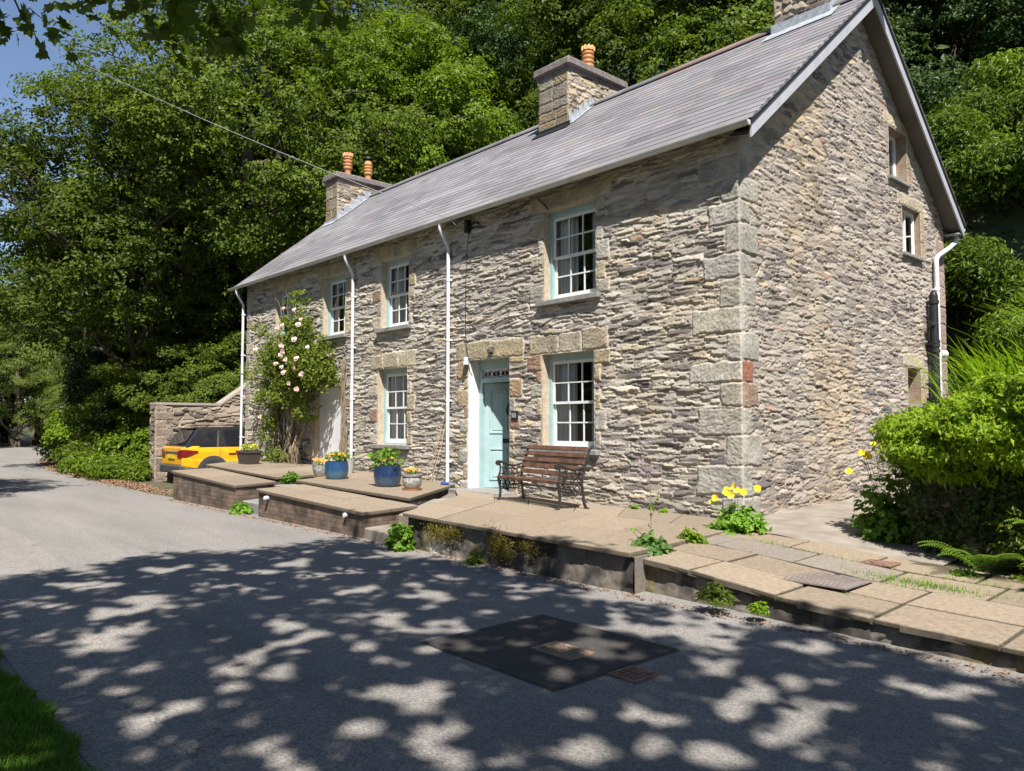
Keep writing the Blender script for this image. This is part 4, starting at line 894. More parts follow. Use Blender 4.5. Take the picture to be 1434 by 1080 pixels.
sidew([(.46, 1.05), (.92, 1.05), (.98, 1.45), (.72, 1.42), (.60, 1.30)], 'side_window', M_cglass); sidew([(1.02, 1.05), (1.95, 1.05), (1.92, 1.47), (1.06, 1.47)], 'side_window', M_cglass); sidew([(2.05, 1.05), (2.75, 1.05), (2.3, 1.42), (2.02, 1.46)], 'side_window', M_cglass)
sidew([(.94, 1.05), (.99, 1.05), (1.03, 1.47), (1.0, 1.47)], 'window_trim', M_chrome, .016); sidew([(.42, 1.015), (2.9, 1.015), (2.9, 1.035), (.42, 1.035)], 'window_trim', M_black, .02)
m = MB(); m.add([(-.66, .135, 1.09), (.66, .135, 1.09), (.58, .41, 1.47), (-.58, .41, 1.47)], [(0, 1, 2, 3)]); o = m.build('rear_window', M_cglass, car); o.location = (0, -.03, .01)
m = MB(); m.box((-.62, .36, 1.53), (.62, .50, 1.56), bev=.01); m.build('roof_spoiler', M_carb, car)
for s in (-1, 1):
    m = MB(); m.tube([(s * .62, .7, 1.60), (s * .63, 1.0, 1.625), (s * .63, 1.9, 1.63), (s * .62, 2.3, 1.56)], .018, 8); m.build('roof_rail', M_chrome, car, smooth=True)
    m = MB(); P = [(.50, -.012, .90), (.50, -.012, .74), (.78, .0, .72), (.875, .06, .76), (.895, .40, .88), (.895, .42, .92), (.86, .05, .955), (.78, -.004, .955)]
    P = [(s * (x + .008), y - .01, z) for x, y, z in P]; m.add(P, [(0, 1, 2, 7), (7, 2, 3, 6), (6, 3, 4, 5)] if s > 0 else [(7, 2, 1, 0), (6, 3, 2, 7), (5, 4, 3, 6)]); m.build('tail_light', mat('tail_light_red', (.16, .006, .012), .12, coat=1), car)
    for yc in (.83, 3.33):
        a = np.linspace(-.15, np.pi + .15, 22); m = MB(); V = []
        for t in a: V += [(s * .902, yc + .36 * math.cos(t), .34 + .36 * math.sin(t)), (s * .902, yc + .44 * math.cos(t), .34 + .44 * math.sin(t)), (s * .84, yc + .45 * math.cos(t), .34 + .45 * math.sin(t))]
        m.add(V, [q for i in range(21) for q in ((3 * i, 3 * i + 1, 3 * i + 4, 3 * i + 3), (3 * i + 1, 3 * i + 2, 3 * i + 5, 3 * i + 4))]); m.add([(s * .899, yc + .365 * math.cos(t), .34 + .365 * math.sin(t)) for t in np.linspace(0, 2 * np.pi, 24)[:-1]], [tuple(range(23))]); m.build('wheel_arch', M_clad, car)
        w = empty('wheel', (s * .80, yc, .34), 0, car)
        m = MB(); m.tube([(-.105, 0, 0), (-.10, 0, 0), (.10, 0, 0), (.105, 0, 0)], [.30, .335, .335, .30], 28); m.build('tyre', mat('tyre_rubber', (.02, .02, .02), .8), w)
        m = MB(); m.tube([(s * .104, 0, 0), (s * .112, 0, 0)], .21, 20)
        for k in range(5):
            t = k * 2 * np.pi / 5; m.tube([(s * .12, .03 * math.cos(t), .03 * math.sin(t)), (s * .118, .215 * math.cos(t), .215 * math.sin(t))], [.05, .03], 6)
        m.build('rim', mat('alloy', (.35, .36, .38), .3, metal=.8), w)
m = MB(); m.box((-.84, -.055, .30), (.84, .12, .52), bev=.03); m.box((-.90, .05, .30), (.90, .46, .46), bev=.02); m.build('bumper', M_clad, car)
m = MB(); m.box((-.26, -.028, .70), (.26, -.012, .81)); m.build('number_plate', mat('yellow_plate', (.62, .45, .03), .5), car)
m = MB(); m.box((-.48, -.02, .85), (.48, -.002, .89)); m.build('tailgate_trim', M_clad, car)
m = MB(); m.box((.897, 1.25, .84), (.925, 1.46, .875), bev=.008); m.build('door_handle', M_cary, car)
m = MB(); m.add([(.9, 1.0, .5), (.9, 1.006, .5), (.896, 1.02, 1.0), (.896, 1.014, 1.0)], [(0, 1, 2, 3)]); m.build('door_seam', M_black, car)

# ---------------------------------------------------------------- bench
M_wood = mat('bench_wood', (.07, .034, .022), .5, c2=(.135, .066, .04), scale=7, bump=.3, bscale=30); M_iron = mat('cast_iron', (.022, .021, .022), .38, c2=(.05, .047, .045), scale=30, metal=.4)
bench = thing('garden_bench', 'weathered slatted wooden bench with ornate black cast iron ends, beside the door', 'bench', (-2.93, -.83, .385), math.radians(-9.5))
for s in (-1, 1):
    m = MB(); X_ = s * .79
    def tb(pts, r): 
        pts = np.array(pts, float); t = np.linspace(0, 1, len(pts)); tt = np.linspace(0, 1, 4 * len(pts) - 3)
        q = np.stack([np.interp(tt, t, pts[:, 0]), np.interp(tt, t, pts[:, 1])], 1); q[1:-1] = (q[:-2] + 2 * q[1:-1] + q[2:]) / 4; q[1:-1] = (q[:-2] + 2 * q[1:-1] + q[2:]) / 4
        rr = np.interp(tt, t, r if not np.isscalar(r) else [r] * len(pts))
        m.tube([(X_, a, b2) for a, b2 in q], rr, 8)
    tb([(-.33, .012), (-.265, .03), (-.225, .10), (-.215, .22), (-.245, .34), (-.255, .42)], [.022, .026, .022, .02, .024, .026])
    tb([(.30, .012), (.24, .03), (.205, .12), (.195, .24), (.165, .38)], [.022, .024, .02, .02, .022])
    tb([(-.26, .415), (-.1, .385), (.06, .375), (.17, .385)], .018)
    tb([(.165, .37), (.20, .52), (.25, .70), (.315, .87), (.345, .895), (.355, .87)], [.02, .02, .019, .019, .02, .014])
    tb([(.225, .63), (.16, .60), (.04, .575), (-.08, .60), (-.18, .64), (-.25, .65), (-.28, .62), (-.262, .595), (-.24, .605)], [.014, .015, .017, .018, .02, .022, .02, .016, .012])
    tb([(-.235, .63), (-.215, .56), (-.225, .48), (-.25, .42)], [.016, .014, .015, .018])
    ring = lambda cy, cz, r, w=.009: m.tube([(X_, cy + r * math.cos(t), cz + r * math.sin(t)) for t in np.linspace(0, 2 * np.pi, 15)], w, 6)
    for cy, cz, r in ((-.175, .335, .042), (-.085, .315, .04), (.0, .31, .038), (.085, .315, .04), (.155, .33, .03), (-.13, .255, .03), (.05, .25, .028), (-.04, .26, .022), (-.14, .52, .04), (-.05, .495, .045), (.05, .48, .042), (.135, .50, .04), (-.1, .585, .02), (.02, .555, .018), (.12, .57, .018), (-.15, .45, .025), (.0, .425, .025), (.12, .43, .022)): ring(cy, cz, r)
    for pts in ([(-.2, .26), (-.12, .22), (-.03, .235), (.06, .21), (.17, .25)], [(-.21, .46), (-.1, .45), (.0, .46), (.12, .455)], [(-.2, .56), (-.1, .53), (.0, .54), (.1, .53), (.18, .56)]): tb(pts, .009)
    m.tube([(X_ - s * .02, -.262, .63), (X_ + s * .02, -.262, .63)], .04, 10)
    m.build('bench_end', M_iron, bench, smooth=True)
for i in range(6):
    t = i / 5; y = -.262 + t * .40; z = .435 - .035 * math.sin(t * math.pi * .55); m = MB(); m.box((-.785, y, z - .02), (.785, y + .062, z), bev=.005)
    if i == 0: m = MB(); m.box((-.785, y - .008, z - .05), (.785, y + .05, z), bev=.01)
    m.build('seat_slat', M_wood, bench)
for i in range(5):
    t = i / 4; y = .165 + .125 * t ** 1.1; z = .50 + .37 * t; R_ = Matrix.Translation((0, y, z)) @ Matrix.Rotation(math.radians(-18 - 4 * i * .5), 4, 'X')
    m = MB(); m.box((-.785, -.012, -.035), (.785, .010, .035), M=R_, bev=.005); m.build('back_slat', M_wood, bench)
m = MB(); m.tube([(-.79, .0, .30), (.79, .0, .30)], .012, 8); m.build('tie_rod', M_iron, bench)

# ---------------------------------------------------------------- foliage tools
def leafarr(C, Nn, size, asp=.45, seed=0, fold=.25, droop=None, val=None, gravity=0.0):
    """kite leaves at C with normals Nn -> V, F, Col"""
    r = np.random.RandomState(seed); n = len(C)
    Nn = Nn / (np.linalg.norm(Nn, axis=1)[:, None] + 1e-9)
    T = r.normal(size=(n, 3)) + (0 if droop is None else droop); T -= (T * Nn).sum(1)[:, None] * Nn; T /= np.linalg.norm(T, axis=1)[:, None] + 1e-9
    Bn = np.cross(Nn, T); s = size * r.uniform(.65, 1.3, n)[:, None]; w = s * asp
    p0 = C - T * s * .5; p2 = C + T * s * .5 - Nn * s * gravity; mid = C - T * s * .05
    p1 = mid + Bn * w * .5 + Nn * w * fold; p3 = mid - Bn * w * .5 + Nn * w * fold
    V = np.stack([p0, p1, p2, p3], 1).reshape(-1, 3); F = np.arange(4 * n).reshape(n, 4)
    v = r.rand(n) if val is None else val
    return V, F, np.repeat(np.stack([v, v, v], 1), 4, 0)
def unit(a): return a / (np.linalg.norm(a, axis=-1)[..., None] + 1e-9)
def sprays(cent, out, n_leaf, rad, flat=.45, seed=0, up=.55, rnd=.55, outw=.5):
    """leaves clustered round centres; returns positions, normals, spray id"""
    r = np.random.RandomState(seed); k = len(cent)
    d = r.normal(size=(k, n_leaf, 3)); d = d / np.linalg.norm(d, axis=2)[..., None] * (r.rand(k, n_leaf, 1) ** .6) * rad
    ax = unit(np.array([0, 0, 1.]) * .8 + out * .4 + r.normal(size=(k, 3)) * .25)
    comp = (d * ax[:, None]).sum(2)[..., None] * ax[:, None]; d = d - comp * (1 - flat)
    P = cent[:, None] + d - np.array([0, 0, 1.]) * ((d ** 2).sum(2)[..., None] / rad * .25)
    N_ = ax[:, None] * up + out[:, None] * outw * .5 + unit(d) * .3 + r.normal(size=(k, n_leaf, 3)) * rnd
    v = np.clip(np.repeat(r.rand(k, 1), n_leaf, 1) * .6 + r.rand(k, n_leaf) * .4, 0, 1)
    return P.reshape(-1, 3), N_.reshape(-1, 3), v.reshape(-1)
LV = {'oak': leafmat('oak_leaf', (.042, .074, .008), (.135, .178, .018), .37), 'bright': leafmat('beech_leaf', (.07, .122, .008), (.185, .255, .02), .36),
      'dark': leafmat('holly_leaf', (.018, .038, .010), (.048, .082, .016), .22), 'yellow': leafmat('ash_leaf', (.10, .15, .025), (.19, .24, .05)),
      'rhodo': leafmat('rhododendron_leaf', (.055, .10, .012), (.17, .235, .03), .3, .45, .25), 'ivy': leafmat('ivy_leaf', (.04, .072, .018), (.11, .165, .04), .25),
      'hedge': leafmat('hedge_leaf', (.10, .19, .012), (.32, .42, .03), .45), 'poppy': leafmat('poppy_leaf', (.10, .20, .02), (.19, .32, .045), .4),
      'fern': leafmat('fern_leaf', (.11, .20, .02), (.18, .28, .035), .4), 'crocosmia': leafmat('crocosmia_leaf', (.13, .24, .012), (.25, .35, .03), .5),
      'rose': leafmat('rose_leaf', (.065, .11, .014), (.21, .25, .035), .4), 'grass': leafmat('grass_blade', (.06, .14, .012), (.13, .24, .02), .4), 'litter': mat('leaf_litter', (.20, .10, .055), .9, c2=(.30, .19, .12), scale=40)}
def limbtube(m, a, b, r0, r1, rr, wob=.08, n=6, sides=7):
    a = np.array(a); b = np.array(b); L_ = np.linalg.norm(b - a); t = np.linspace(0, 1, n)[:, None]
    w = np.array([[rr.uniform(-1, 1) for _ in range(3)] for _ in range(n)]) * L_ * wob; w[0] = 0; w[-1] = 0
    sag = np.array([0, 0, 1.]) * (np.sin(t * np.pi) * L_ * .08)
    P = a + (b - a) * t + w + sag; m.tube(P, np.linspace(r0, r1, n), sides); return P
def make_tree(name, seed, height, cr, base, trunk_r, nclump, spray_per, leaf, lsize, mt, bark, lean=(0, 0), flat=.8, hollow=.35, leaf_n=24, skirt=0):
    rr = random.Random(seed); r = np.random.RandomState(seed)
    tm = MB(); top = np.array([lean[0], lean[1], height * .8])
    P = limbtube(tm, (0, 0, -.6), top, trunk_r, trunk_r * .18, rr, .035, 12, 10)
    for k in range(5):
        a = k * 1.257 + rr.random(); tm.tube([(math.cos(a) * trunk_r * 1.7, math.sin(a) * trunk_r * 1.7, -.5), (math.cos(a) * trunk_r * .85, math.sin(a) * trunk_r * .85, .25), (math.cos(a) * trunk_r * .4, math.sin(a) * trunk_r * .4, 1.1)], [trunk_r * .5, trunk_r * .42, trunk_r * .3], 6)
    cz = base + (height - base) * .52; hz = (height - base) * .5
    C = []; 
    while len(C) < nclump:
        d = r.normal(size=3); d /= np.linalg.norm(d); q = hollow + (1 - hollow) * rr.random() ** .5
        sc = 1 - .35 * max(0, d[2]) ; p = np.array([d[0] * cr * q * sc, d[1] * cr * q * sc, cz + d[2] * hz * q]) + np.array([lean[0], lean[1], 0]) * .7
        if p[2] < base - skirt: continue
        C.append(p)
    C = np.array(C); cen = np.array([lean[0] * .6, lean[1] * .6, cz])
    cents = []; outs = []
    for c in C:
        skip = rr.random() < .62; zt = np.clip(c[2] - np.linalg.norm(c[:2] - cen[:2]) * .55 - .4, height * .12, height * .74); i = int(zt / (height * .8) * 11); s = P[min(i, 11)]
        rad = np.clip(trunk_r * .45 * (1 - zt / height), .035, .2); Q = limbtube(tm if not skip else MB(), s, c, rad, .018, rr, .07, 7, 6)
        for j in range(3 if not skip else 1):
            e = c + r.normal(size=3) * np.array([.9, .9, .5]) * cr * .14; limbtube(tm, Q[4], e, rad * .3 + .008, .008, rr, .08, 4, 4)
        cs = cr * rr.uniform(.17, .27)
        k = int(spray_per * rr.uniform(.6, 1.4)); d = r.normal(size=(k, 3)); d = unit(d) * (r.rand(k, 1) ** .5) * cs * np.array([1.15, 1.15, flat * .75])
        cents.append(c + d); outs.append(unit(unit(d) * .8 + unit(c - cen) * .6))
    cents = np.concatenate(cents); outs = np.concatenate(outs)
    Pp, Nn, v = sprays(cents, outs, leaf_n, lsize * 2.7, .4, seed, .55, .34, .7)
    V, F, Cc = leafarr(Pp, Nn, lsize, leaf, seed + 1, val=v)
    return npmesh('crown', V, F, mt, Cc), tm.mesh('trunk', bark, smooth=True)
PROTO = {
 'oak': make_tree('oak', 1, 15, 6.2, 2.6, .36, 150, 28, .6, .155, LV['oak'], M_bark, (-.8, -.5)),
 'oak_open': make_tree('oak_open', 2, 16, 7.0, 3.4, .40, 140, 28, .6, .155, LV['oak'], M_bark, (-1.8, -1.2), hollow=.5),
 'bright': make_tree('bright', 3, 15, 5.0, 3.0, .28, 120, 28, .6, .16, LV['bright'], M_bark, (.4, -.6)),
 'tall': make_tree('tall', 4, 17, 4.2, 5.0, .26, 70, 26, .6, .16, LV['oak'], M_barkd, (.5, -.3)),
 'dark': make_tree('dark', 5, 15, 5.0, 2.0, .32, 110, 28, .6, .165, LV['dark'], M_barkd, (0, -.5)),
 'yellow': make_tree('yellow', 6, 14, 5.0, 1.0, .3, 80, 24, .45, .16, LV['yellow'], M_bark, (0, 0), skirt=.5),
 'mound': make_tree('mound', 7, 8, 4.0, .4, .18, 90, 28, .65, .155, LV['oak'], M_barkd, (0, -.3), skirt=.3, flat=.6),
}
def tree(kind, x, y, label, s=1.0, rz=0.0, group=None, name=None, sz=None):
    t = thing(name or {'oak': 'oak_tree', 'oak_open': 'oak_tree', 'bright': 'beech_tree', 'tall': 'tall_tree', 'dark': 'dark_tree', 'yellow': 'ash_tree', 'mound': 'bushy_tree'}[kind], label, 'tree', (x, y, float(hill(np.array(x), np.array(y)))), rz, group)
    t.scale = (s, s, sz or s); cm, tm = PROTO[kind]
    mobj('crown', cm, t); mobj('trunk', tm, t); return t
G = 'trees of the wood on the slope'
tree('oak_open', -24.4, 3.2, 'big spreading oak behind the garden wall, limbs reaching out over the road', .98, 2.6, G)
tree('oak', -26.6, .9, 'oak at the road verge with crown against the blue sky', 1.0, 1.2, G)
tree('oak', -32.5, 2.8, 'dark leafy oak overhanging the road beyond the yellow car', .95, 3.9, G)
tree('dark', -30.5, 1.6, 'low crowned dark tree shading the road verge', .62, 2.0, G)
tree('bright', -21.2, 9.6, 'sunlit bright green tree rising just behind the far chimney', 1.0, .4, G)
tree('oak', -27.5, 8.8, 'tall green tree left of the far chimney', 1.18, 5.1, G)
tree('dark', -20.5, 14.5, 'slim dark tree in shade between the far and middle chimneys', 1.0, 1.0, G)
tree('bright', -17.4, 12.6, 'small bright tree peeping over the ridge beside the far chimney', .55, 2.2, G)
tree('tall', -16.2, 14.2, 'bare trunked tall tree just left of the middle chimney', 1.0, 0.6, G)
tree('tall', -13.4, 13.6, 'bare trunked tall tree directly behind the middle chimney', 1.05, 2.9, G)
tree('dark', -10.4, 14.8, 'dark tree over the ridge between the middle and near chimneys', .95, 4.4, G)
tree('tall', -9.0, 12.6, 'leggy tall tree against shade just right of the middle chimney', .9, 5.5, G)
tree('dark', -6.4, 15.0, 'dark tree behind the near chimney', .85, 3.3, G)
tree('dark', -5.4, 24.5, 'dark tree above the rhododendron bank right of the gable', 1.0, .9, G)
tree('dark', -1.2, 26.0, 'shadowed tree at the top right of the bank', 1.05, 2.5, G)
for i, (k, x, y, s, lab) in enumerate([('oak', -44, 13, 1.15, 'oak deep in the wood beyond the garden wall'), ('tall', -38, 14, 1.1, 'tall tree deep in the wood above the garden wall'), ('dark', -36, 20, 1.1, 'dark tree deep in the wood left of the far chimney'),
        ('oak', -31, 19, 1.15, 'oak high on the slope over the far chimney'), ('tall', -27, 19, 1.15, 'tall tree high on the slope right of the far chimney'), ('dark', -24.5, 22, 1.15, 'dark tree high on the slope between two chimneys'),
        ('tall', -20, 20.5, 1.1, 'tall tree high on the slope left of the middle chimney'), ('dark', -17, 22, 1.15, 'dark tree high on the slope behind the middle chimney'), ('tall', -12.5, 20.5, 1.1, 'tall tree high on the slope right of the middle chimney'), ('dark', -10, 23, 1.1, 'dark tree high on the slope behind the near chimney')]):
    tree(k, x, y, lab, s, i * 1.7, G)
for i, (k, x, y, s, lab) in enumerate([('yellow', -61, 2.2, .8, 'pale green tree where the road bends away'), ('yellow', -54, 10.5, .9, 'yellow green tree above the bend in the road'), ('yellow', -70, -6.0, 1.0, 'pale tree across the road at its far end'), ('dark', -68, 9.5, .8, 'dark tree closing the end of the road'), ('yellow', -48, 5.6, .42, 'small pale tree leaning over the road near the bend'), ('yellow', -66, -12, .8, 'pale tree across the road farthest from the cottage')]):
    tree(k, x, y, lab, s, i * 2.3, 'trees round the bend of the road')
for i, (x, y, s) in enumerate([(-14.6, -10.9, .72), (-27, -13.0, .8)]):
    tree('oak', x, y, ['oak on the grass opposite the cottage casting shade on the road', 'farther oak across the road casting shade beyond the car'][i], s, i * 2.0, 'trees across the road')
GM = 'bushy undergrowth trees behind the garden wall'
for i, (x, y, s_, lab) in enumerate([(-20.9, 2.4, .6, 'dense bushy tree rising directly over the flat top of the garden wall'), (-23.6, 1.4, .62, 'dense bushy tree beside the wall end hiding the oak trunk'), (-26.4, -.1, .5, 'dense bushy tree on the verge left of the garden wall'), (-24.8, 3.4, .72, 'dense bushy tree filling the space under the big spreading oak'), (-28.6, 3.0, .75, 'dense bushy tree beside the verge oak'), (-21.0, 7.8, .62, 'dense bushy tree seen through the gap by the cottage gutter end'), (-33.6, 4.4, .8, 'dense bushy tree above the ivy clad trunk'), (-39.5, 4.2, .9, 'dense bushy tree beyond the ivy clad trunk'), (-22.4, 11.6, .8, 'dense bushy tree below the bright beech behind the far chimney'), (-26.5, 6.2, .8, 'dense bushy tree in the shade of the tall green tree')]):
    tree('mound', x, y, lab, s_, i * 2.1, GM)
GF = 'pale trees at the far end of the road'
for i, (k, x, y, s_, lab) in enumerate([('yellow', -47.5, 4.6, .72, 'pale green tree leaning over the verge where the road narrows'), ('yellow', -58, 6.5, 1.0, 'tall pale green tree inside the road bend'), ('oak', -66, 4.5, 1.1, 'green oak straight ahead at the road end'), ('yellow', -78, 0, 1.3, 'hazy tall tree far beyond the bend'), ('yellow', -74, 14, 1.4, 'hazy tall tree high beyond the bend'), ('oak', -52, 14, 1.2, 'green oak on the slope above the bend'), ('mound', -72, 3, 1.2, 'bushy tree closing the view along the road'), ('oak', -84, -9, 1.3, 'distant oak across the road')]):
    tree(k, x, y, lab, s_, i * 1.9, GF)
# ivy clad trunk at the roadside
iv = thing('ivy_clad_trunk', 'short thick pinkish brown trunk wrapped in ivy at the road edge', 'tree', (-36.6, 1.15, .1))
m = MB(); rr = random.Random(3)
for a, b2, r0 in (((0, 0, -.3), (.1, 0, 3.4), .52), ((.75, .2, -.3), (.9, .3, 3.2), .33), ((-.8, .3, -.3), (-.9, .2, 3.6), .38)): limbtube(m, a, b2, r0, r0 * .8, rr, .03, 6, 10)
m.build('trunk', mat('pink_bark', (.22, .13, .095), .95, c2=(.11, .075, .055), scale=5, bump=.9, bscale=14), iv, smooth=True)
r = np.random.RandomState(5); k = 420; a = r.rand(k) * 6.28; z = 1.6 + 3.4 * r.rand(k); ce = np.stack([1.25 * np.cos(a) * r.uniform(.6, 1.25, k), 1.0 * np.sin(a) * r.uniform(.6, 1.2, k), z], 1); Pp, Nn, v = sprays(ce, np.stack([np.cos(a), np.sin(a), a * 0], 1), 22, .45, .6, 5)
V, F, Cc = leafarr(Pp, Nn, .15, .7, 5, val=v); mobj('ivy', npmesh('ivy', V, F, LV['dark'], Cc), iv)

# shrubs ------------------------------------------------------------------
def make_shrub(seed, nsp, rad, hgt, lsize, asp, mt, leaf_n=20, droop=0.0, lump=9, dense=1.0):
    r = np.random.RandomState(seed); rr = random.Random(seed); m = MB(); L_ = []
    for i in range(lump):
        a = rr.random() * 6.283; q = rr.random() ** .5 * rad * .72; L_.append((q * math.cos(a), q * math.sin(a), hgt * rr.uniform(.3, .78) * (1 - .35 * q / rad), rad * rr.uniform(.3, .5)))
    ce, ou = [], []
    for (x, y, z, s) in L_:
        limbtube(m, (x * .15, y * .15, -.15), (x, y, z), .03 * hgt ** .5, .01, rr, .1, 5, 5); k = int(nsp / lump)
        d = unit(r.normal(size=(k, 3)) + np.array([0, 0, .35])) * (s * r.uniform(.65, 1.05, (k, 1))); d[:, 2] *= hgt / rad * .55; ce.append(np.array([x, y, z]) + d); ou.append(unit(d))
    ce = np.concatenate(ce); ou = np.concatenate(ou); kp = ce[:, 2] > .03; ce = ce[kp]; ou = ou[kp]
    Pp, Nn, v = sprays(ce, ou, leaf_n, lsize * 2.4, .5, seed, .45, .4, .9); V, F, Cc = leafarr(Pp, Nn, lsize, asp, seed, val=v, gravity=.18)
    return npmesh('foliage', V, F, mt, Cc), m.mesh('stem', M_barkd)
SH = {'hazel': make_shrub(11, 800, 1.5, 2.2, .12, .7, LV['bright'], 14), 'low': make_shrub(12, 420, 1.0, .8, .11, .6, LV['bright'], 14), 'rhodo': make_shrub(13, 1100, 1.6, 2.2, .125, .36, LV['rhodo'], 15), 'darkbush': make_shrub(14, 560, 1.5, 2.2, .15, .5, LV['dark'], 14), 'bram': make_shrub(15, 380, 1.3, 1.2, .12, .55, LV['oak'], 14)}
def shrub(kind, x, y, label, s=1.0, rz=0.0, group=None, sz=None, dz=0.0):
    t = thing({'hazel': 'hazel_bush', 'low': 'leafy_weed', 'rhodo': 'rhododendron', 'darkbush': 'dark_bush', 'bram': 'bramble'}[kind], label, 'bush', (x, y, float(hill(np.array(x), np.array(y))) + dz), rz, group)
    t.scale = (s, s, sz or s); f, st = SH[kind]; mobj('foliage', f, t); mobj('stem', st, t); return t
GB = 'bushes along the road verge'
for a in [('low', -19.4, -2.0, 'bright low leafy clump at the foot of the garden wall end', .95, .3), ('low', -21.0, -2.1, 'bright sprawling clump on the verge next to the wall end', 1.1, 1.5), ('hazel', -20.6, -.6, 'hazel bush against the outer side of the garden wall', .85, 2.6), ('low', -23.2, -1.9, 'yellow green clump spreading onto the leaf litter', 1.15, 3.3),
          ('hazel', -23.6, .2, 'tall hazel on the verge between wall and ivy clad trunk', 1.25, .4), ('hazel', -20.6, 3.2, 'hazel bush rising over the flat top of the garden wall', 1.5, 1.1), ('hazel', -20.8, 6.8, 'hazel bush above the ramp of the garden wall', 1.7, 4.0), ('bram', -26.3, -1.3, 'arching bramble on the verge', 1.2, 2.0), ('darkbush', -28.0, .8, 'dark bush in shade behind the bramble', 1.4, 5.0),
          ('bram', -30.0, -.6, 'bramble clump at the road edge in shade', 1.2, .9), ('bram', -33.2, .6, 'bramble below the ivy clad trunk', 1.2, 4.1), ('darkbush', -41, 3.6, 'dark bush beyond the ivy clad trunk', 1.5, 2.0), ('darkbush', -24.5, 4.2, 'dark bush under the big oak', 1.9, 3.0), ('darkbush', -33, 5.2, 'dark bush beneath the roadside oaks', 2.0, 1.0),
          ('hazel', -46.5, 3.3, 'pale bush hanging over the road before the bend', 1.5, 1.0), ('darkbush', -52.5, 7.4, 'dark bush inside the bend of the road', 1.9, .5), ('hazel', -57, -3.8, 'pale bush across the road at the bend', 1.6, 2.5), ('darkbush', -64, .5, 'dark bush blocking the far end of the road', 2.2, 2.2), ('bram', -48, -5.4, 'low verge growth across the road before the bend', 1.4, 1.2)]:
    shrub(*a, group=GB)
GR = 'rhododendrons on the bank right of the gable'
rh = [(-.9, 11.4, 1.15, 'rhododendron at the bank foot just right of the rear gutter'), (1.2, 10.6, 1.1, 'rhododendron low on the bank behind the yellow flowers'), (3.2, 10.0, 1.1, 'rhododendron at the bank foot near the photo edge'), (.2, 13.2, 1.25, 'rhododendron halfway up the bank beside the gable eaves'), (2.4, 12.6, 1.2, 'rhododendron halfway up the bank near the photo edge'), (-2.2, 13.6, 1.2, 'rhododendron emerging behind the rear roof slope'),
      (-1.2, 15.2, 1.3, 'sunlit rhododendron on the upper bank beside the bargeboard'), (1.2, 15.2, 1.3, 'rhododendron with pink blooms high on the bank'), (-3.4, 16.6, 1.35, 'topmost pale sunlit bush next to the roof apex'), (-.6, 17.4, 1.35, 'topmost sunlit rhododendron below the dark trees'), (2.2, 17.0, 1.35, 'topmost rhododendron at the upper photo edge'), (-4.6, 13.8, 1.0, 'rhododendron tucked behind the roof at the gable rear')]
for i, (x, y, s, lab) in enumerate(rh):
    t = shrub('rhodo', x, y, lab, s, i * 1.3, GR)
    if i == 7:
        m = MB(); r = np.random.RandomState(4)
        for k in range(9):
            c = np.array([r.uniform(-1.2, 1.2), -1.35 + r.uniform(-.1, .25), r.uniform(1.0, 1.9)])
            P_ = c + r.normal(size=(26, 3)) * .07; V, F, Cc = leafarr(P_, unit(P_ - c + [0, -.05, .02]), .075, .8, k); m.add(V, F.tolist())
        m.build('bloom', mat('pink_bloom', (.62, .22, .28), .7), t)
for i, (x, y, s, lab) in enumerate([(.9, 9.0, 1.0, 'dark bush filling the gap behind the soil pipe'), (3.0, 8.4, .9, 'dark bush behind the crocosmia leaves'), (-11, 12, 1.4, 'undergrowth bush on the slope behind the middle chimney')]): shrub('darkbush', x, y, lab, s, i, 'dark bushes behind the house')
# woodland mass filling the slope
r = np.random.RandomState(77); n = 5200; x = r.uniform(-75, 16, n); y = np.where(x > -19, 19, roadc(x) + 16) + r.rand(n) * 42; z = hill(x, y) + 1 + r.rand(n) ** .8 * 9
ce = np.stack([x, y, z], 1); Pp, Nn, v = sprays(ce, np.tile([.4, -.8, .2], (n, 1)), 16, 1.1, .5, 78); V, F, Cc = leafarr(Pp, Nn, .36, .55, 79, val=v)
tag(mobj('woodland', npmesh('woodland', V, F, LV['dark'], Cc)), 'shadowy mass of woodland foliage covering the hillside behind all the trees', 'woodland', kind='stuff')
r = np.random.RandomState(80); n = 2600; x = r.uniform(-60, 8, n); y = np.where(x > -19, 9.2, roadc(x) + 5) + r.rand(n) ** 1.2 * 18; kp = ~((x > -19) & (y < 9.2)); x = x[kp]; y = y[kp]; z = hill(x, y) + .1 + r.rand(len(x)) * .6
ce = np.stack([x, y, z], 1); Pp, Nn, v = sprays(ce, np.tile([.2, -.6, .5], (len(x), 1)), 16, .55, .5, 81); V, F, Cc = leafarr(Pp, Nn, .2, .5, 82, val=v)
tag(mobj('undergrowth', npmesh('undergrowth', V, F, LV['dark'], Cc)), 'low dark undergrowth and ivy carpeting the woodland floor', 'undergrowth', kind='stuff')
# verge: leaf litter, ground cover
r = np.random.RandomState(9); n = 5200; x = -12.8 - r.rand(n) ** .9 * 21; e = roadc(x) + np.interp(x, [-40, -20, 0], [2.2, 2.5, 2.62]); y = e + r.normal(size=n) * .22 + .25; C = np.stack([x, y, np.maximum(hill(x, y), 0) + .012 + .03 * r.rand(n)], 1)
V, F, Cc = leafarr(C, np.array([0, 0, 1.]) + r.normal(size=(n, 3)) * .4, .055, .6, 9); tag(mobj('leaf_litter', npmesh('leaf_litter', V, F, LV['litter'], Cc)), 'drift of pinkish brown dead leaves along the road verge', 'leaf litter', kind='stuff')
n = 1500; x = r.uniform(-12, 7, n); y = -3.2 - np.abs(r.normal(size=n)) * .07; V, F, Cc = leafarr(np.stack([x, y, .006 + .01 * r.rand(n)], 1), np.array([0, 0, 1.]) + r.normal(size=(n, 3)) * .4, .035, .6, 10)
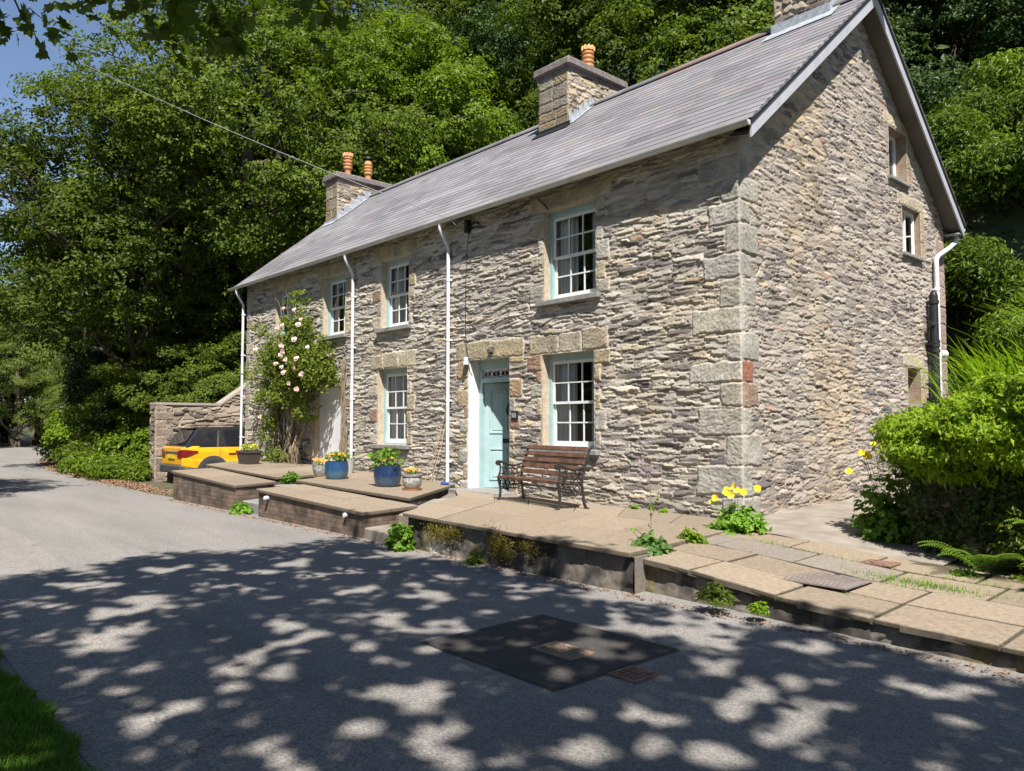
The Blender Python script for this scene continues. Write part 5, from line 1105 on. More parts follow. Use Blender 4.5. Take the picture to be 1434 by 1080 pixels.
tag(mobj('leaf_litter', npmesh('leaf_litter', V, F, LV['litter'], Cc)), 'crumbs of dead leaves and grit gathered along the foot of the terrace walls', 'leaf litter', kind='stuff')
def blades(C, hgt, wid, seed, lean=.35, dirs=None, seg=3):
    r = np.random.RandomState(seed); n = len(C); a = r.rand(n) * 6.283; D = np.stack([np.cos(a), np.sin(a), a * 0], 1) if dirs is None else dirs
    W_ = np.stack([-D[:, 1], D[:, 0], 0 * a], 1); h = (hgt * r.uniform(.6, 1.25, n))[:, None]; ln = lean * r.uniform(.4, 1.6, n)[:, None]; V = []
    for s in range(seg + 1):
        t = s / seg; c = C + np.array([0, 0, 1.]) * h * (t - .35 * ln * t * t) + D * h * ln * t * t; w = wid * (1 - .93 * t ** 1.5)
        V += [c - W_ * w / 2, c + W_ * w / 2]
    V = np.stack(V, 1).reshape(-1, 3); k = 2 * (seg + 1); b = np.arange(n)[:, None] * k
    F = np.concatenate([b + np.array([2 * s, 2 * s + 1, 2 * s + 3, 2 * s + 2]) for s in range(seg)]); v = r.rand(n)
    return V, F, np.repeat(np.stack([v, v, v], 1), k, 0)
lx, ly = np.meshgrid(np.linspace(-14, 9, 120), np.linspace(-16, -7.7, 50)); e = roadc(lx) - 2.40; ly = np.minimum(ly, e); lz = .012 + .10 * sst(0, .5, e - ly); I = np.arange(lx.size).reshape(lx.shape)
tag(mobj('lawn', npmesh('lawn', np.stack([lx, ly, lz], -1).reshape(-1, 3), np.stack([I[:-1, :-1], I[:-1, 1:], I[1:, 1:], I[1:, :-1]], -1).reshape(-1, 4), mat('lawn_turf', (.035, .075, .012), .95, c2=(.055, .10, .02), scale=6, bump=.5))), kind='structure')
r = np.random.RandomState(12); n = 95000; x = r.uniform(-3.2, 3.0, n); e = roadc(x) - 2.38 + .22 * (fbm(x * 4, x * 0, 4, 4) - .5); y = e - r.rand(n) ** 1.5 * 2.2; C = np.stack([x, y, .006 + .10 * sst(.03, .5, e - y)], 1)
V, F, Cc = blades(C * np.array([1, 1, 1]), .055 * (.5 + 1.1 * fbm(C[:, 0] * 5, C[:, 1] * 5, 8, 3)), .008, 13, .6); tag(mobj('grass', npmesh('grass', V, F, LV['grass'], Cc)), 'short green grass along the near road edge', 'grass', kind='stuff')
x = r.uniform(.9, 5.2, 900); y = r.choice([-2.56, -1.95, -1.34], 900) + r.normal(size=900) * .02; kp = vn(x * 1.6, y * 1.3, 3) > .58; x = x[kp]; y = y[kp]; V, F, Cc = blades(np.stack([x, y, pavz(x, y) - .01], 1), .07, .006, 14, .7)
n = 420; x2 = 2.75 + r.normal(size=n) * .32; y2 = -1.75 + r.normal(size=n) * .07; V2, F2, C2 = blades(np.stack([x2, y2, pavz(x2, y2) - .005], 1), .07, .006, 15, .8)
tag(mobj('grass', npmesh('grass', np.concatenate([V, V2]), np.concatenate([F, F2 + len(V)]), LV['poppy'], np.concatenate([Cc, C2]))), 'grass tufts sprouting in the joints of the paving slabs', 'grass', kind='stuff')

# ---------------------------------------------------------------- climbing rose
rose = thing('climbing_rose', 'climbing rose with pale pink blooms trained up the cottage front', 'rose', (-12.0, -.3, .6))
m = MB(); rr = random.Random(4)
for i in range(22):
    x0 = rr.uniform(-1.35, -.05); P_ = [(x0 + rr.uniform(-.08, .08), .12 + rr.uniform(-.1, .06), 0)]; xx = x0
    for k in range(1, 8): xx += rr.uniform(-.10, .16); P_.append((xx, .1 + rr.uniform(-.16, .08), k * rr.uniform(.36, .46)))
    m.tube(P_, np.linspace(rr.uniform(.018, .04), .007, 8), 6)
for i in range(10): x0 = 1.95 + rr.uniform(-.08, .12); m.tube([(x0 + rr.uniform(-.05, .05), .2 + rr.uniform(-.05, .05), k * .5) for k in range(6)], np.linspace(.016, .006, 6), 5)
for i in range(12): a = (rr.uniform(-1, 1), -.05, rr.uniform(2.6, 3.6)); b2 = (a[0] + rr.uniform(-1.1, .9), -.1 + rr.uniform(-.15, .1), a[2] + rr.uniform(.3, 1.05)); limbtube(m, a, b2, .01, .004, rr, .06, 5, 5)
m.build('stem', mat('rose_stem', (.16, .115, .075), .9, c2=(.24, .19, .13), scale=9), rose, smooth=True)
r = np.random.RandomState(6); ce = []
for (cx, cz, sx, sz, k, dy) in ((-.2, 2.75, 1.15, .62, 250, .5), (-.75, 2.45, .7, .7, 90, .4), (.95, 2.45, .75, .5, 190, .5), (1.45, 2.15, .38, .35, 60, .4), (.1, 3.4, .6, .32, 50, .3), (-1.1, 1.6, .55, .75, 60, .35), (.0, 1.85, .95, .42, 110, .45), (-1.15, .8, .35, .5, 22, .3), (-1.95, 2.2, .4, .75, 26, .25), (.35, 3.95, .4, .3, 18, .2), (-1.7, 3.5, .45, .25, 10, .2), (.75, 1.3, .22, .3, 20, .3), (-.8, .25, .9, .18, 22, .3), (.6, 3.3, .5, .35, 24, .3), (1.35, 2.9, .4, .35, 16, .3)):
    d = unit(r.normal(size=(k, 3))) * (r.rand(k, 1) ** .4); ce.append(np.array([cx, -.12, cz]) + d * [sx, dy, sz])
ce = np.concatenate(ce); ce[:, 1] = np.minimum(ce[:, 1], .2); Pp, Nn, v = sprays(ce, np.tile([.2, -.8, .3], (len(ce), 1)), 13, .17, .6, 7, .4, .55, .9); Pp[:, 1] = np.minimum(Pp[:, 1], .25)
V, F, Cc = leafarr(Pp, Nn, .085, .6, 8, val=v); mobj('foliage', npmesh('foliage', V, F, LV['rose'], Cc), rose)
M_pink = mat('pale_pink_petal', (.78, .50, .46), .7, c2=(.82, .66, .60), scale=8)
def bloom(parent, c, rad, mt, seed, name='flower', dirn=(.3, -.8, .35), pet=16, cup=.5):
    m = MB(); r = np.random.RandomState(seed); d = unit(np.array(dirn) + r.normal(size=3) * .25); u = unit(np.cross(d, [.1, .2, 1])); w = np.cross(d, u)
    for k in range(pet):
        a = k * 2.4; q = rad * (.25 + .75 * (k + 1) / pet); o = np.array(c) + d * rad * (.55 - .55 * (k + 1) / pet); e = u * math.cos(a) + w * math.sin(a); f = -u * math.sin(a) + w * math.cos(a); ww = q * .62
        lift = d * rad * cup * (1 - .6 * (k + 1) / pet)
        m.add([o + e * q * .1, o + e * q * .6 + f * ww + lift * .6, o + e * q + lift, o + e * q * .6 - f * ww + lift * .6], [(0, 1, 2, 3)])
    return m.build(name, mt, parent)
fl = [(1.1, 2.95), (.45, 2.85), (.62, 2.72), (.35, 2.65), (.8, 2.5), (.05, 2.45), (.75, 2.2), (.95, 2.3), (1.05, 1.95), (1.3, 2.15), (1.45, 1.8), (1.55, 2.75), (.7, 3.3), (.35, 3.75), (-.75, 2.85), (1.25, 3.4), (-.45, 1.2), (.95, 3.65), (1.4, 3.25), (.15, 3.3), (.55, 2.35), (1.2, 2.5)]
for i, (a, b2) in enumerate(fl): bloom(rose, (a + .05, -.62 + .1 * math.sin(i * 3), b2), rr.uniform(.055, .085), M_pink, i)

# ---------------------------------------------------------------- pots
M_soil = mat('potting_soil', (.05, .035, .025), .95)
def glaze(name, c, c2, z0):
    m, N, L, B = nodes(name); B.inputs['Roughness'].default_value = .28; B.inputs['Coat Weight'].default_value = .3
    tc = N.new('ShaderNodeTexCoord'); s = N.new('ShaderNodeSeparateXYZ'); n = N.new('ShaderNodeTexNoise'); n.inputs['Scale'].default_value = 14; n.inputs['Detail'].default_value = 6
    mp = N.new('ShaderNodeMapping'); mp.inputs['Scale'].default_value = (1, 1, .25); L.new(tc.outputs['Object'], mp.inputs[0]); L.new(mp.outputs[0], n.inputs['Vector']); L.new(tc.outputs['Object'], s.inputs[0])
    a = N.new('ShaderNodeMath'); a.operation = 'MULTIPLY_ADD'; a.inputs[1].default_value = .22; L.new(n.outputs['Fac'], a.inputs[0]); L.new(s.outputs[2], a.inputs[2])
    r = N.new('ShaderNodeValToRGB'); r.color_ramp.elements[0].position = z0; r.color_ramp.elements[1].position = z0 + .12; r.color_ramp.elements[0].color = (*c2, 1); r.color_ramp.elements[1].color = (*c, 1)
    L.new(a.outputs[0], r.inputs[0]); L.new(r.outputs[0], B.inputs['Base Color']); return m
def potmesh(parent, prof, mt, n=28, name='pot'):
    inner = [(x - .016, z) for x, z in reversed(prof[-3:])] ; zt = prof[-1][1] - .05
    m = MB(); m.lathe([(0, prof[0][1])] + prof + [(prof[-1][0] - .018, prof[-1][1]), (prof[-1][0] - .02, zt)], n); o = m.build(name, mt, parent, smooth=True)
    m = MB(); m.lathe([(0, zt - .02), (prof[-1][0] - .019, zt - .02), (prof[-1][0] - .019, zt), (0, zt + .01)], n); m.build('soil', M_soil, parent); return o
def foliage_ball(parent, cz, rx, rz, k, ls, asp, mt, seed, zmin=0):
    r = np.random.RandomState(seed); d = unit(r.normal(size=(k, 3)) + [0, 0, .5]) * r.uniform(.35, 1, (k, 1)); c = d * [rx, rx, rz] + [0, 0, cz]; c[:, 2] = np.maximum(c[:, 2], zmin); V, F, Cc = leafarr(c, d + r.normal(size=(k, 3)) * .5 + [0, 0, .4], ls, asp, seed); return mobj('foliage', npmesh('foliage', V, F, mt, Cc), parent)
M_or = mat('orange_petal', (.80, .28, .015), .7, c2=(.85, .42, .03), scale=14); M_yel = mat('yellow_petal', (.85, .62, .02), .6, c2=(.85, .50, .015), scale=14)
def flowers(parent, n, rx, cz, rad, mt, seed, ry=None, up=(.25, -.3, .9)):
    r = np.random.RandomState(seed)
    for i in range(n):
        a = r.rand() * 6.283; q = r.rand() ** .5; bloom(parent, (q * rx * math.cos(a), q * (ry or rx) * math.sin(a), cz + r.uniform(-.02, .05)), rad * r.uniform(.8, 1.2), mt, seed * 31 + i, dirn=up, pet=10, cup=.3)
M_blue = glaze('blue_glaze', (.012, .05, .13), (.055, .12, .17), .24); M_blue2 = glaze('deep_blue_glaze', (.008, .025, .07), (.05, .085, .13), .22)
M_grey = mat('grey_patterned_glaze', (.38, .37, .34), .45, c2=(.17, .16, .15), scale=18, bump=.3)
bp = [(.19, 0), (.235, .05), (.265, .18), (.268, .30), (.25, .39), (.255, .43)]
def pot_thing(label, at, s=1.0, grp='flower pots along the house front'): t = thing('flower_pot', label, 'flower pot', at, 0, grp); t.scale = (s, s, s); return t
p = pot_thing('round blue glazed pot of orange marigolds near the white doorway', (-8.05, -1.38, .535), .86); potmesh(p, bp, M_blue); foliage_ball(p, .50, .27, .14, 240, .07, .6, LV['poppy'], 1, .42); flowers(p, 24, .27, .55, .036, M_or, 2)
p = pot_thing('large dark blue glazed pot of round nasturtium leaves below the sash window', (-6.28, -1.36, .505), .92); potmesh(p, bp, M_blue2); foliage_ball(p, .52, .33, .26, 190, .08, .6, LV['poppy'], 3, .40); flowers(p, 12, .26, .52, .032, M_or, 4)
m = MB(); r = np.random.RandomState(2)
for k in range(15):
    c = np.array([r.uniform(-.33, .3), r.uniform(-.33, .1), r.uniform(.38, .72)]); d = unit(np.array([.3, -.6, .6]) + r.normal(size=3) * .35); u = unit(np.cross(d, [0, .1, 1])); w = np.cross(d, u); rad = r.uniform(.05, .085); a = np.arange(10) * .6283
    V = np.concatenate([[c - d * .012], c + rad * (np.cos(a)[:, None] * u + np.sin(a)[:, None] * w)]); m.add(V, [(0, 1 + i, 1 + (i + 1) % 10) for i in range(10)], (.6, .6, .6)); m.tube([c, (c[0] * .4, c[1] * .4, .38)], .004, 4, (.4, .4, .4))
m.build('nasturtium_leaf', LV['poppy'], p, col=True)
p = pot_thing('small grey patterned pot on a terracotta saucer, last before the front door', (-5.52, -1.36, .495), .8)
potmesh(p, [(.15, .05), (.19, .10), (.215, .20), (.20, .28), (.225, .31), (.225, .345)], M_grey); foliage_ball(p, .38, .17, .09, 110, .05, .6, LV['poppy'], 5, .32); flowers(p, 18, .2, .42, .03, M_or, 6)
m = MB(); m.lathe([(0, .0), (.19, 0), (.215, .045), (.20, .045), (.18, .02), (0, .02)], 24); m.build('saucer', M_terra, p)
p = pot_thing('low pale patterned bowl of orange flowers in front of the white doorway', (-8.78, -1.3, .545), .86); potmesh(p, [(.15, .04), (.19, .10), (.215, .20), (.22, .28), (.23, .31)], M_grey); foliage_ball(p, .33, .2, .09, 120, .05, .6, LV['poppy'], 7, .28); flowers(p, 26, .22, .38, .036, M_or, 8)
m = MB(); m.lathe([(0, .0), (.17, 0), (.185, .035), (.17, .035), (0, .02)], 24); m.build('saucer', M_terra, p)
p = pot_thing('plain weathered grey pot standing against the wall behind the blue pot', (-9.05, -.55, .56), .8); potmesh(p, [(.13, 0), (.17, .25), (.19, .36), (.2, .40)], mat('grey_clay', (.36, .35, .33), .8)); foliage_ball(p, .45, .14, .1, 60, .06, .5, LV['poppy'], 9, .36)
p = thing('flower_pot', 'square tapered dark planter with yellow green bedding plants at the far end', 'flower pot', (-12.55, -1.2, .66), .2, 'flower pots along the house front')
m = MB(); P_ = [(-.17, -.15, 0), (.17, -.15, 0), (.17, .15, 0), (-.17, .15, 0), (-.23, -.2, .33), (.23, -.2, .33), (.23, .2, .33), (-.23, .2, .33)]; m.add(P_, [(3, 2, 1, 0), (0, 1, 5, 4), (1, 2, 6, 5), (2, 3, 7, 6), (3, 0, 4, 7)])
m.box((-.24, -.21, .29), (.24, -.185, .34)); m.box((-.24, .185, .29), (.24, .21, .34)); m.box((-.24, -.185, .29), (-.215, .185, .34)); m.box((.215, -.185, .29), (.24, .185, .34)); m.build('pot', mat('dark_planter', (.05, .043, .038), .6), p)
m = MB(); m.box((-.21, -.18, .27), (.21, .18, .31)); m.build('soil', M_soil, p); foliage_ball(p, .38, .25, .12, 150, .06, .6, LV['crocosmia'], 10, .32); flowers(p, 10, .22, .44, .03, M_yel, 12)
# canes, blue trowel
for x, dx, lab in ((-6.52, .28, 'thin bamboo cane leaning on the wall, more upright of the two by the middle downpipe'), (-6.72, .42, 'thin bamboo cane leaning on the wall, more slanted of the two by the middle downpipe')):
    m = MB(); m.tube([(x, -.25, .47), (x + dx * .5, -.1, 1.2), (x + dx, -.03, 1.95)], .008, 6); tag(m.build('bamboo_cane', mat('bamboo', (.36, .27, .15), .7)), lab, 'cane')
t = thing('hand_trowel', 'small blue handled garden tool lying at the wall foot beside the downpipe', 'trowel', (-6.05, -.35, .50), .5)
m = MB(); m.tube([(0, 0, .03), (.16, 0, .035)], .025, 8); m.build('handle', mat('blue_plastic', (.03, .07, .3), .4), t); m = MB(); m.add([(.16, -.035, .03), (.32, -.03, .02), (.36, 0, .02), (.32, .03, .02), (.16, .035, .03), (.24, 0, .005)], [(0, 1, 5), (1, 2, 5), (2, 3, 5), (3, 4, 5), (4, 0, 5)]); m.build('blade', M_lead, t)

# ---------------------------------------------------------------- yellow poppies, ferns, small plants
def leafy_clump(name, label, cat, at, rad, hgt, k, ls, mt, seed, asp=.7, grp=None, fl=(), flm=None, stems=()):
    t = thing(name, label, cat, at, 0, grp); r = np.random.RandomState(seed); d = unit(r.normal(size=(k, 3)) + [0, 0, .5]) * r.uniform(.45, 1, (k, 1)); d[:, 2] = np.abs(d[:, 2]); ce = d * [rad, rad, hgt]
    Pp, Nn, v = sprays(ce, unit(d + [0, 0, .3]), 9, ls * 1.2, .4, seed, .6, .4, .6); Pp[:, 2] = np.maximum(Pp[:, 2], .01); V, F, Cc = leafarr(Pp, Nn, ls, asp, seed, val=v); mobj('foliage', npmesh('foliage', V, F, mt, Cc), t)
    m = MB(); rr = random.Random(seed)
    for i in range(min(14, k)): e = ce[i]; m.tube([(e[0] * .1, e[1] * .1, 0), (e[0] * .6, e[1] * .6, e[2] * .7), tuple(e)], .004, 4)
    for (x, y, z) in fl: m.tube([(x * .2, y * .2, hgt * .3), (x * .7, y * .7, z * .7), (x, y, z - .01)], .003, 5)
    m.build('stem', mat('green_stem', (.12, .18, .05), .7), t)
    for i, f in enumerate(fl):
        mm = MB(); c = np.array(f); dr = unit(np.array([.35, -.7, .5]) + r.normal(size=3) * .35); u = unit(np.cross(dr, [.1, 0, 1])); w = np.cross(dr, u); R0 = .040
        for q in range(4):
            a = q * 1.571 + i; e = u * math.cos(a) + w * math.sin(a); g_ = -u * math.sin(a) + w * math.cos(a)
            mm.add([c, c + e * R0 * .6 + g_ * R0 * .75 + dr * R0 * .35, c + e * R0 * 1.05 + g_ * R0 * .35 + dr * R0 * .6, c + e * R0 * 1.05 - g_ * R0 * .35 + dr * R0 * .6, c + e * R0 * .6 - g_ * R0 * .75 + dr * R0 * .35], [(0, 1, 2, 3, 4)])
        mm.build('flower', flm, t)
    return t
leafy_clump('poppy_plant', 'yellow poppy clump at the foot of the cottage corner', 'poppy', (.42, -.88, .33), .34, .32, 150, .075, LV['poppy'], 21, fl=[(-.26, -.1, .36), (-.18, -.15, .41), (-.10, -.05, .50), (-.03, -.12, .48), (-.02, 0, .54), (.06, -.06, .50), (.10, 0, .49), (.28, .0, .54), (-.14, .02, .47), (.02, -.14, .46)], flm=M_yel)
leafy_clump('poppy_plant', 'taller yellow poppy clump growing at the near end of the ivy hedge', 'poppy', (1.72, .25, .25), .42, .78, 190, .085, LV['poppy'], 22, fl=[(-.42, -.1, .80), (-.30, 0, 1.02), (-.22, -.1, 1.0), (-.16, 0, 1.12), (.02, .1, 1.22), (-.24, .05, .98)], flm=M_yel)
leafy_clump('lady_mantle', 'scalloped blue green plant at the terrace edge with thin flower stalks', 'plant', (.52, -2.68, .325), .19, .17, 60, .07, leafmat('mantle_leaf', (.07, .14, .04), (.13, .22, .06)), 23, .95)
leafy_clump('leafy_plant', 'small yellow green plant between the terrace edge and the poppy clump', 'plant', (.52, -1.95, .325), .15, .17, 60, .055, LV['crocosmia'], 24, .6)
leafy_clump('leafy_plant', 'bright green bushy plant beside the stone step at the road edge', 'plant', (-2.98, -3.3, .0), .18, .36, 130, .07, LV['poppy'], 25, .7)
leafy_clump('leafy_plant', 'bright plant growing at the foot of the gap between brick terraces', 'plant', (-8.35, -3.12, .0), .22, .2, 70, .07, LV['poppy'], 26, .7)
leafy_clump('leafy_plant', 'small plant on the slate landing by the rose roots', 'plant', (-8.9, -1.9, .46), .18, .22, 50, .07, LV['poppy'], 27, .6)
leafy_clump('weed', 'sparse weed rooted in the moss at the foot of the concrete wall', 'weed', (-1.55, -3.26, .0), .13, .14, 22, .06, LV['rose'], 28, .4)
leafy_clump('weed', 'dark fern like weed hanging from the pavement wall face', 'weed', (1.66, -3.24, .10), .16, .17, 60, .06, LV['oak'], 29, .3)
leafy_clump('weed', 'tiny sprout against the wall base right of the bench', 'weed', (-1.72, -.1, .385), .06, .09, 12, .045, LV['poppy'], 30, .6)
leafy_clump('weed', 'tiny sprout against the wall base nearest the purple flower stalk', 'weed', (-1.2, -.1, .37), .05, .09, 12, .045, LV['crocosmia'], 31, .6)
leafy_clump('weed', 'small mossy plant on the pavement wall near the terrace step', 'weed', (2.05, -3.2, .07), .07, .1, 26, .04, LV['crocosmia'], 33, .6)
t = thing('flower_stalk', 'tall thin stalk of small purple flowers at the terrace edge', 'plant', (.42, -2.5, .36)); m = MB(); m.tube([(0, 0, 0), (-.08, .1, .25), (-.2, .25, .55), (-.3, .35, .75)], .005, 5); m.tube([(-.08, .1, .25), (.0, .1, .45), (.03, .1, .55)], .003, 5); m.tube([(-.02, 0, 0), (-.12, -.1, .1), (-.18, -.12, .18)], .003, 5); m.build('stem', mat('stalk', (.10, .085, .05), .8), t)
r = np.random.RandomState(3); c = np.array([-.3, .35, .75]) + r.normal(size=(60, 3)) * [.07, .07, .10]; V, F, Cc = leafarr(c, r.normal(size=(60, 3)), .026, .8, 3); mobj('flower', npmesh('flower', V, F, mat('purple_petal', (.22, .10, .20), .8), Cc), t)
c = np.array([[-.1, .12, .3], [-.05, .1, .36], [.0, .1, .46], [-.13, .16, .38], [-.15, -.1, .15], [.03, .1, .5], [-.06, .05, .2]]); V, F, Cc = leafarr(c, r.normal(size=(7, 3)) + [0, 0, .6], .08, .6, 4); mobj('leaf', npmesh('leaf', V, F, LV['poppy'], Cc), t)
# moss cushions on the concrete wall
mo = MB(); r = np.random.RandomState(41); PP = []
for (cx, cz, sx, sz, k) in ((-2.28, .27, .30, .13, 900), (-2.02, .30, .18, .09, 320), (-1.22, .26, .20, .16, 900), (-1.08, .20, .16, .14, 260), (-.72, .27, .20, .09, 420)):
    q = r.normal(size=(k, 2)) * .5; PP.append(np.stack([cx + q[:, 0] * sx, -3.165 - .03 * np.exp(-(q ** 2).sum(1)) - .012 * r.rand(k), cz + q[:, 1] * sz], 1))
PP = np.concatenate(PP); V, F, Cc = leafarr(PP, np.array([0, -1., .3]) + r.normal(size=(len(PP), 3)) * .7, .022, .6, 42)
tag(mobj('moss', npmesh('moss', V, F, leafmat('moss_tuft', (.10, .08, .015), (.20, .16, .03), .1, .9, .1), Cc)), 'ochre green moss cushions clinging to the concrete terrace wall', 'moss', kind='stuff')

# ---------------------------------------------------------------- hedge on the right: wall, ivy, shrub, crocosmia, ferns
hx = lambda t: np.array([2.02 + t * 3.9, -.02 - t * 1.05 * (1 - .1 * t)])
hw = thing('retaining_wall', 'low dark drystone wall almost buried under ivy beside the gable path', 'wall')
ud = np.array([3.9, -1.0, 0]) / np.linalg.norm([3.9, -1.0]); nd = np.array([ud[1], -ud[0], 0])
panel('wall_face', (2.06, .02, 0), tuple(ud), tuple(nd), 0, 4.2, .05, 1.35, .02, 131, .28, .10, PAL_G, (.10, .085, .065), hw, rel=.05, tint=lambda U, V, c: c * .6)
panel('wall_face', (2.06, .02, 0), (0, 1, 0), (-1, 0, 0), 0, 4.5, .05, 1.35, .025, 133, .28, .10, PAL_G, (.10, .085, .065), hw, rel=.05, tint=lambda U, V, c: c * .6)
m = MB(); m.add([(2.1, .06, 1.3), (5.9, -.9, 1.25), (8, 3, 1.6), (2.1, 4.4, 1.5)], [(0, 1, 2, 3)]); m.build('bank_top', M_ground, hw)
r = np.random.RandomState(51)
def onface(n, z0, z1, out, t0=0, t1=1):
    t = r.uniform(t0, t1, n); p = np.array([2.06, .02]) + t[:, None] * np.array([3.9, -1.0]); z = r.uniform(z0, z1, n); o = out * r.rand(n); return np.stack([p[:, 0] + nd[0] * o, p[:, 1] + nd[1] * o, z], 1)
def onside(n, z0, z1, out, y1=3): return np.stack([2.06 - out * r.rand(n), r.uniform(0, y1, n), r.uniform(z0, z1, n)], 1)
iv = thing('ivy_hedge', 'dark small leaved ivy covering the low wall under the hedge', 'ivy', (0, 0, 0))
A_ = onface(9000, .42, 1.5, .2); B2 = onside(3500, .4, 1.5, .2); A_ = np.concatenate([A_, onface(900, .2, .45, .12), onface(2500, .35, .9, .32, .35, 1)])
N1 = np.concatenate([np.tile(nd, (9000, 1)), np.tile(nd, (900, 1)), np.tile(nd, (2500, 1)), np.tile([-1., 0, 0], (3500, 1))]); P1 = np.concatenate([A_, B2])
cl = fbm(P1[:, 0] * 4 + P1[:, 1] * 4, P1[:, 2] * 4, 7, 3); P1[:, 0] -= .12 * (cl - .5); P1[:, 1] -= .45 * (cl - .5); kp = cl > .34; P1 = P1[kp]; N1 = N1[kp]
V, F, Cc = leafarr(P1, N1 + r.normal(size=P1.shape) * .55 + [0, 0, .3], .06, .75, 52); mobj('foliage', npmesh('foliage', V, F, LV['ivy'], Cc), iv)
m = MB(); rr = random.Random(8)
for i in range(26): p = onface(1, .2, .5, .1)[0]; m.tube([p, p + np.array([rr.uniform(-.1, .1), -.04, .2]), p + np.array([rr.uniform(-.25, .25), -.06, .5])], .006, 5)
m.build('stem', M_bark, iv)
sh = thing('hedge_shrub', 'sunlit drooping leaved shrub overhanging the ivy at the right of the path', 'hedge', (0, 0, 0))
ce = []; 
for i in range(2300):
    t = rr.random(); zt_ = 1.62 + .62 * min(1, t * 2.4) + .09 * math.sin(t * 31); z = zt_ - (zt_ - 1.05) * rr.random() ** 1.35; p = np.array([2.0, .05]) + t * np.array([3.9, -1.05]); bulge = .50 * math.sin(min(1, max(0, (z - 1.0) / (zt_ - .95))) * math.pi * .92) ** .8 * min(1, .45 + t * 3) + rr.uniform(-.14, .10) + .09 * math.sin(t * 23 + z * 9) + .06 * math.sin(z * 24 + t * 5)
    ce.append((p[0] + nd[0] * bulge, p[1] + nd[1] * bulge, z))
for i in range(560):
    z = rr.uniform(1.15, 1.7); y = rr.uniform(-.15, 3.2); bulge = .22 * math.sin(min(1, max(0, (z - 1.0) / .9)) * math.pi * .75 + .15) + rr.uniform(-.1, .1); ce.append((2.02 - bulge, y, z))
for i in range(600): t = rr.random(); ce.append((2.1 + t * 3.8, .1 - t + rr.random() * 2.5, 1.62 + .60 * min(1, t * 2.4) + rr.uniform(-.05, .15)))
ce = np.array(ce); out = np.tile(nd * .8 + np.array([-.1, 0, .4]), (len(ce), 1)); out[2300:2860] = (-.8, -.2, .4); out[2860:] = (0, -.2, 1)
Pp, Nn, v = sprays(ce, unit(out), 13, .14, .35, 53, .5, .42, .7); V, F, Cc = leafarr(Pp, Nn, .078, .36, 54, val=v, droop=np.array([0, -.5, -.9]), gravity=.25); mobj('foliage', npmesh('foliage', V, F, LV['hedge'], Cc), sh)
m = MB()
for i in range(40): c = ce[rr.randrange(len(ce))]; b2 = np.array([c[0] * .7 + 3.6 * .3, c[1] * .5 + .6, 1.2]); m.tube([b2, (b2 + c) / 2 + [0, 0, .12], c], [.012, .008, .004], 5)
m.build('stem', M_bark, sh)
n = 30
for i, (x, y, k, h_, lab) in enumerate([(2.45, .75, 240, .62, 'crocosmia clump with arching blades closest to the soil pipe'), (3.0, .42, 380, .85, 'tall bright crocosmia clump on top of the hedge'), (3.9, .2, 420, .95, 'crocosmia clump on the hedge at the photo edge'), (3.1, 2.0, 260, .85, 'crocosmia clump set back behind the hedge top')]):
    t = thing('crocosmia', lab, 'plant', (x, y, 1.30 + .52 * min(1.4, x - 2.3)), 0, 'crocosmia on the hedge'); q = r.normal(size=(k, 2)) * [.28, .22]; C = np.stack([q[:, 0], q[:, 1], 0 * q[:, 0]], 1); dirs = unit(np.concatenate([q * [1, 1] + r.normal(size=(k, 2)) * .22 + [-.12, -.1], np.zeros((k, 1))], 1))
    V, F, Cc = blades(C, h_, .026, 60 + i, .55, dirs, 5); mobj('leaf', npmesh('leaf', V, F, LV['crocosmia'], Cc), t)
def fern(at, label, n, L_, seed, tilt=.55):
    t = thing('fern', label, 'fern', at, 0, 'ferns at the hedge foot'); r = np.random.RandomState(seed); VV, FF, CC = [], [], []; k0 = 0
    for i in range(n):
        a = r.uniform(2.6, 6.2) if i % 4 else r.rand() * 6.28; l = L_ * r.uniform(.75, 1.15); D = np.array([math.cos(a), math.sin(a), 0]); W_ = np.array([-D[1], D[0], 0]); m_ = 24
        for j in range(2, m_):
            s = j / m_; c = D * l * s * .9 + np.array([0, 0, l * (1.25 * s - .95 * s * s)]); pl = l * .24 * math.sin(min(1, (s * 1.05 + .04)) * math.pi) ** .8 * (1 - .35 * s)
            for sg in (-1, 1):
                e = unit(W_ * sg + D * .35 - np.array([0, 0, .18])); b2 = D * l * .010
                VV += [c - b2, c + e * pl * .5 - b2 * 1.1 + [0, 0, .01], c + e * pl, c + e * pl * .5 + b2 * 1.1 + [0, 0, .01], c + b2]; FF.append([k0, k0 + 1, k0 + 2, k0 + 3, k0 + 4]); CC += [[r.rand()] * 3] * 5; k0 += 5
    mobj('frond', npmesh('frond', np.array(VV), np.array(FF), LV['fern'], np.array(CC)), t)
fern((2.98, -.85, .20), 'bright green fern spilling onto the paving slabs', 11, .62, 3); fern((3.75, -1.05, .2), 'fern at the hedge foot by the photo edge', 10, .6, 5); fern((3.55, -.75, .55), 'paler fern higher up the hedge face', 9, .45, 7)
leafy_clump('leafy_plant', 'loose light green plant growing in front of the ivy between the ferns', 'plant', (3.3, -.62, .2), .36, .75, 130, .07, LV['rose'], 44, .5, fl=[(.45, -.3, .72), (.42, -.34, .55)], flm=M_or)
leafy_clump('weed', 'flat bright green clump under the fern tips', 'weed', (2.9, -1.05, .19), .13, .09, 60, .04, LV['fern'], 45, .5)

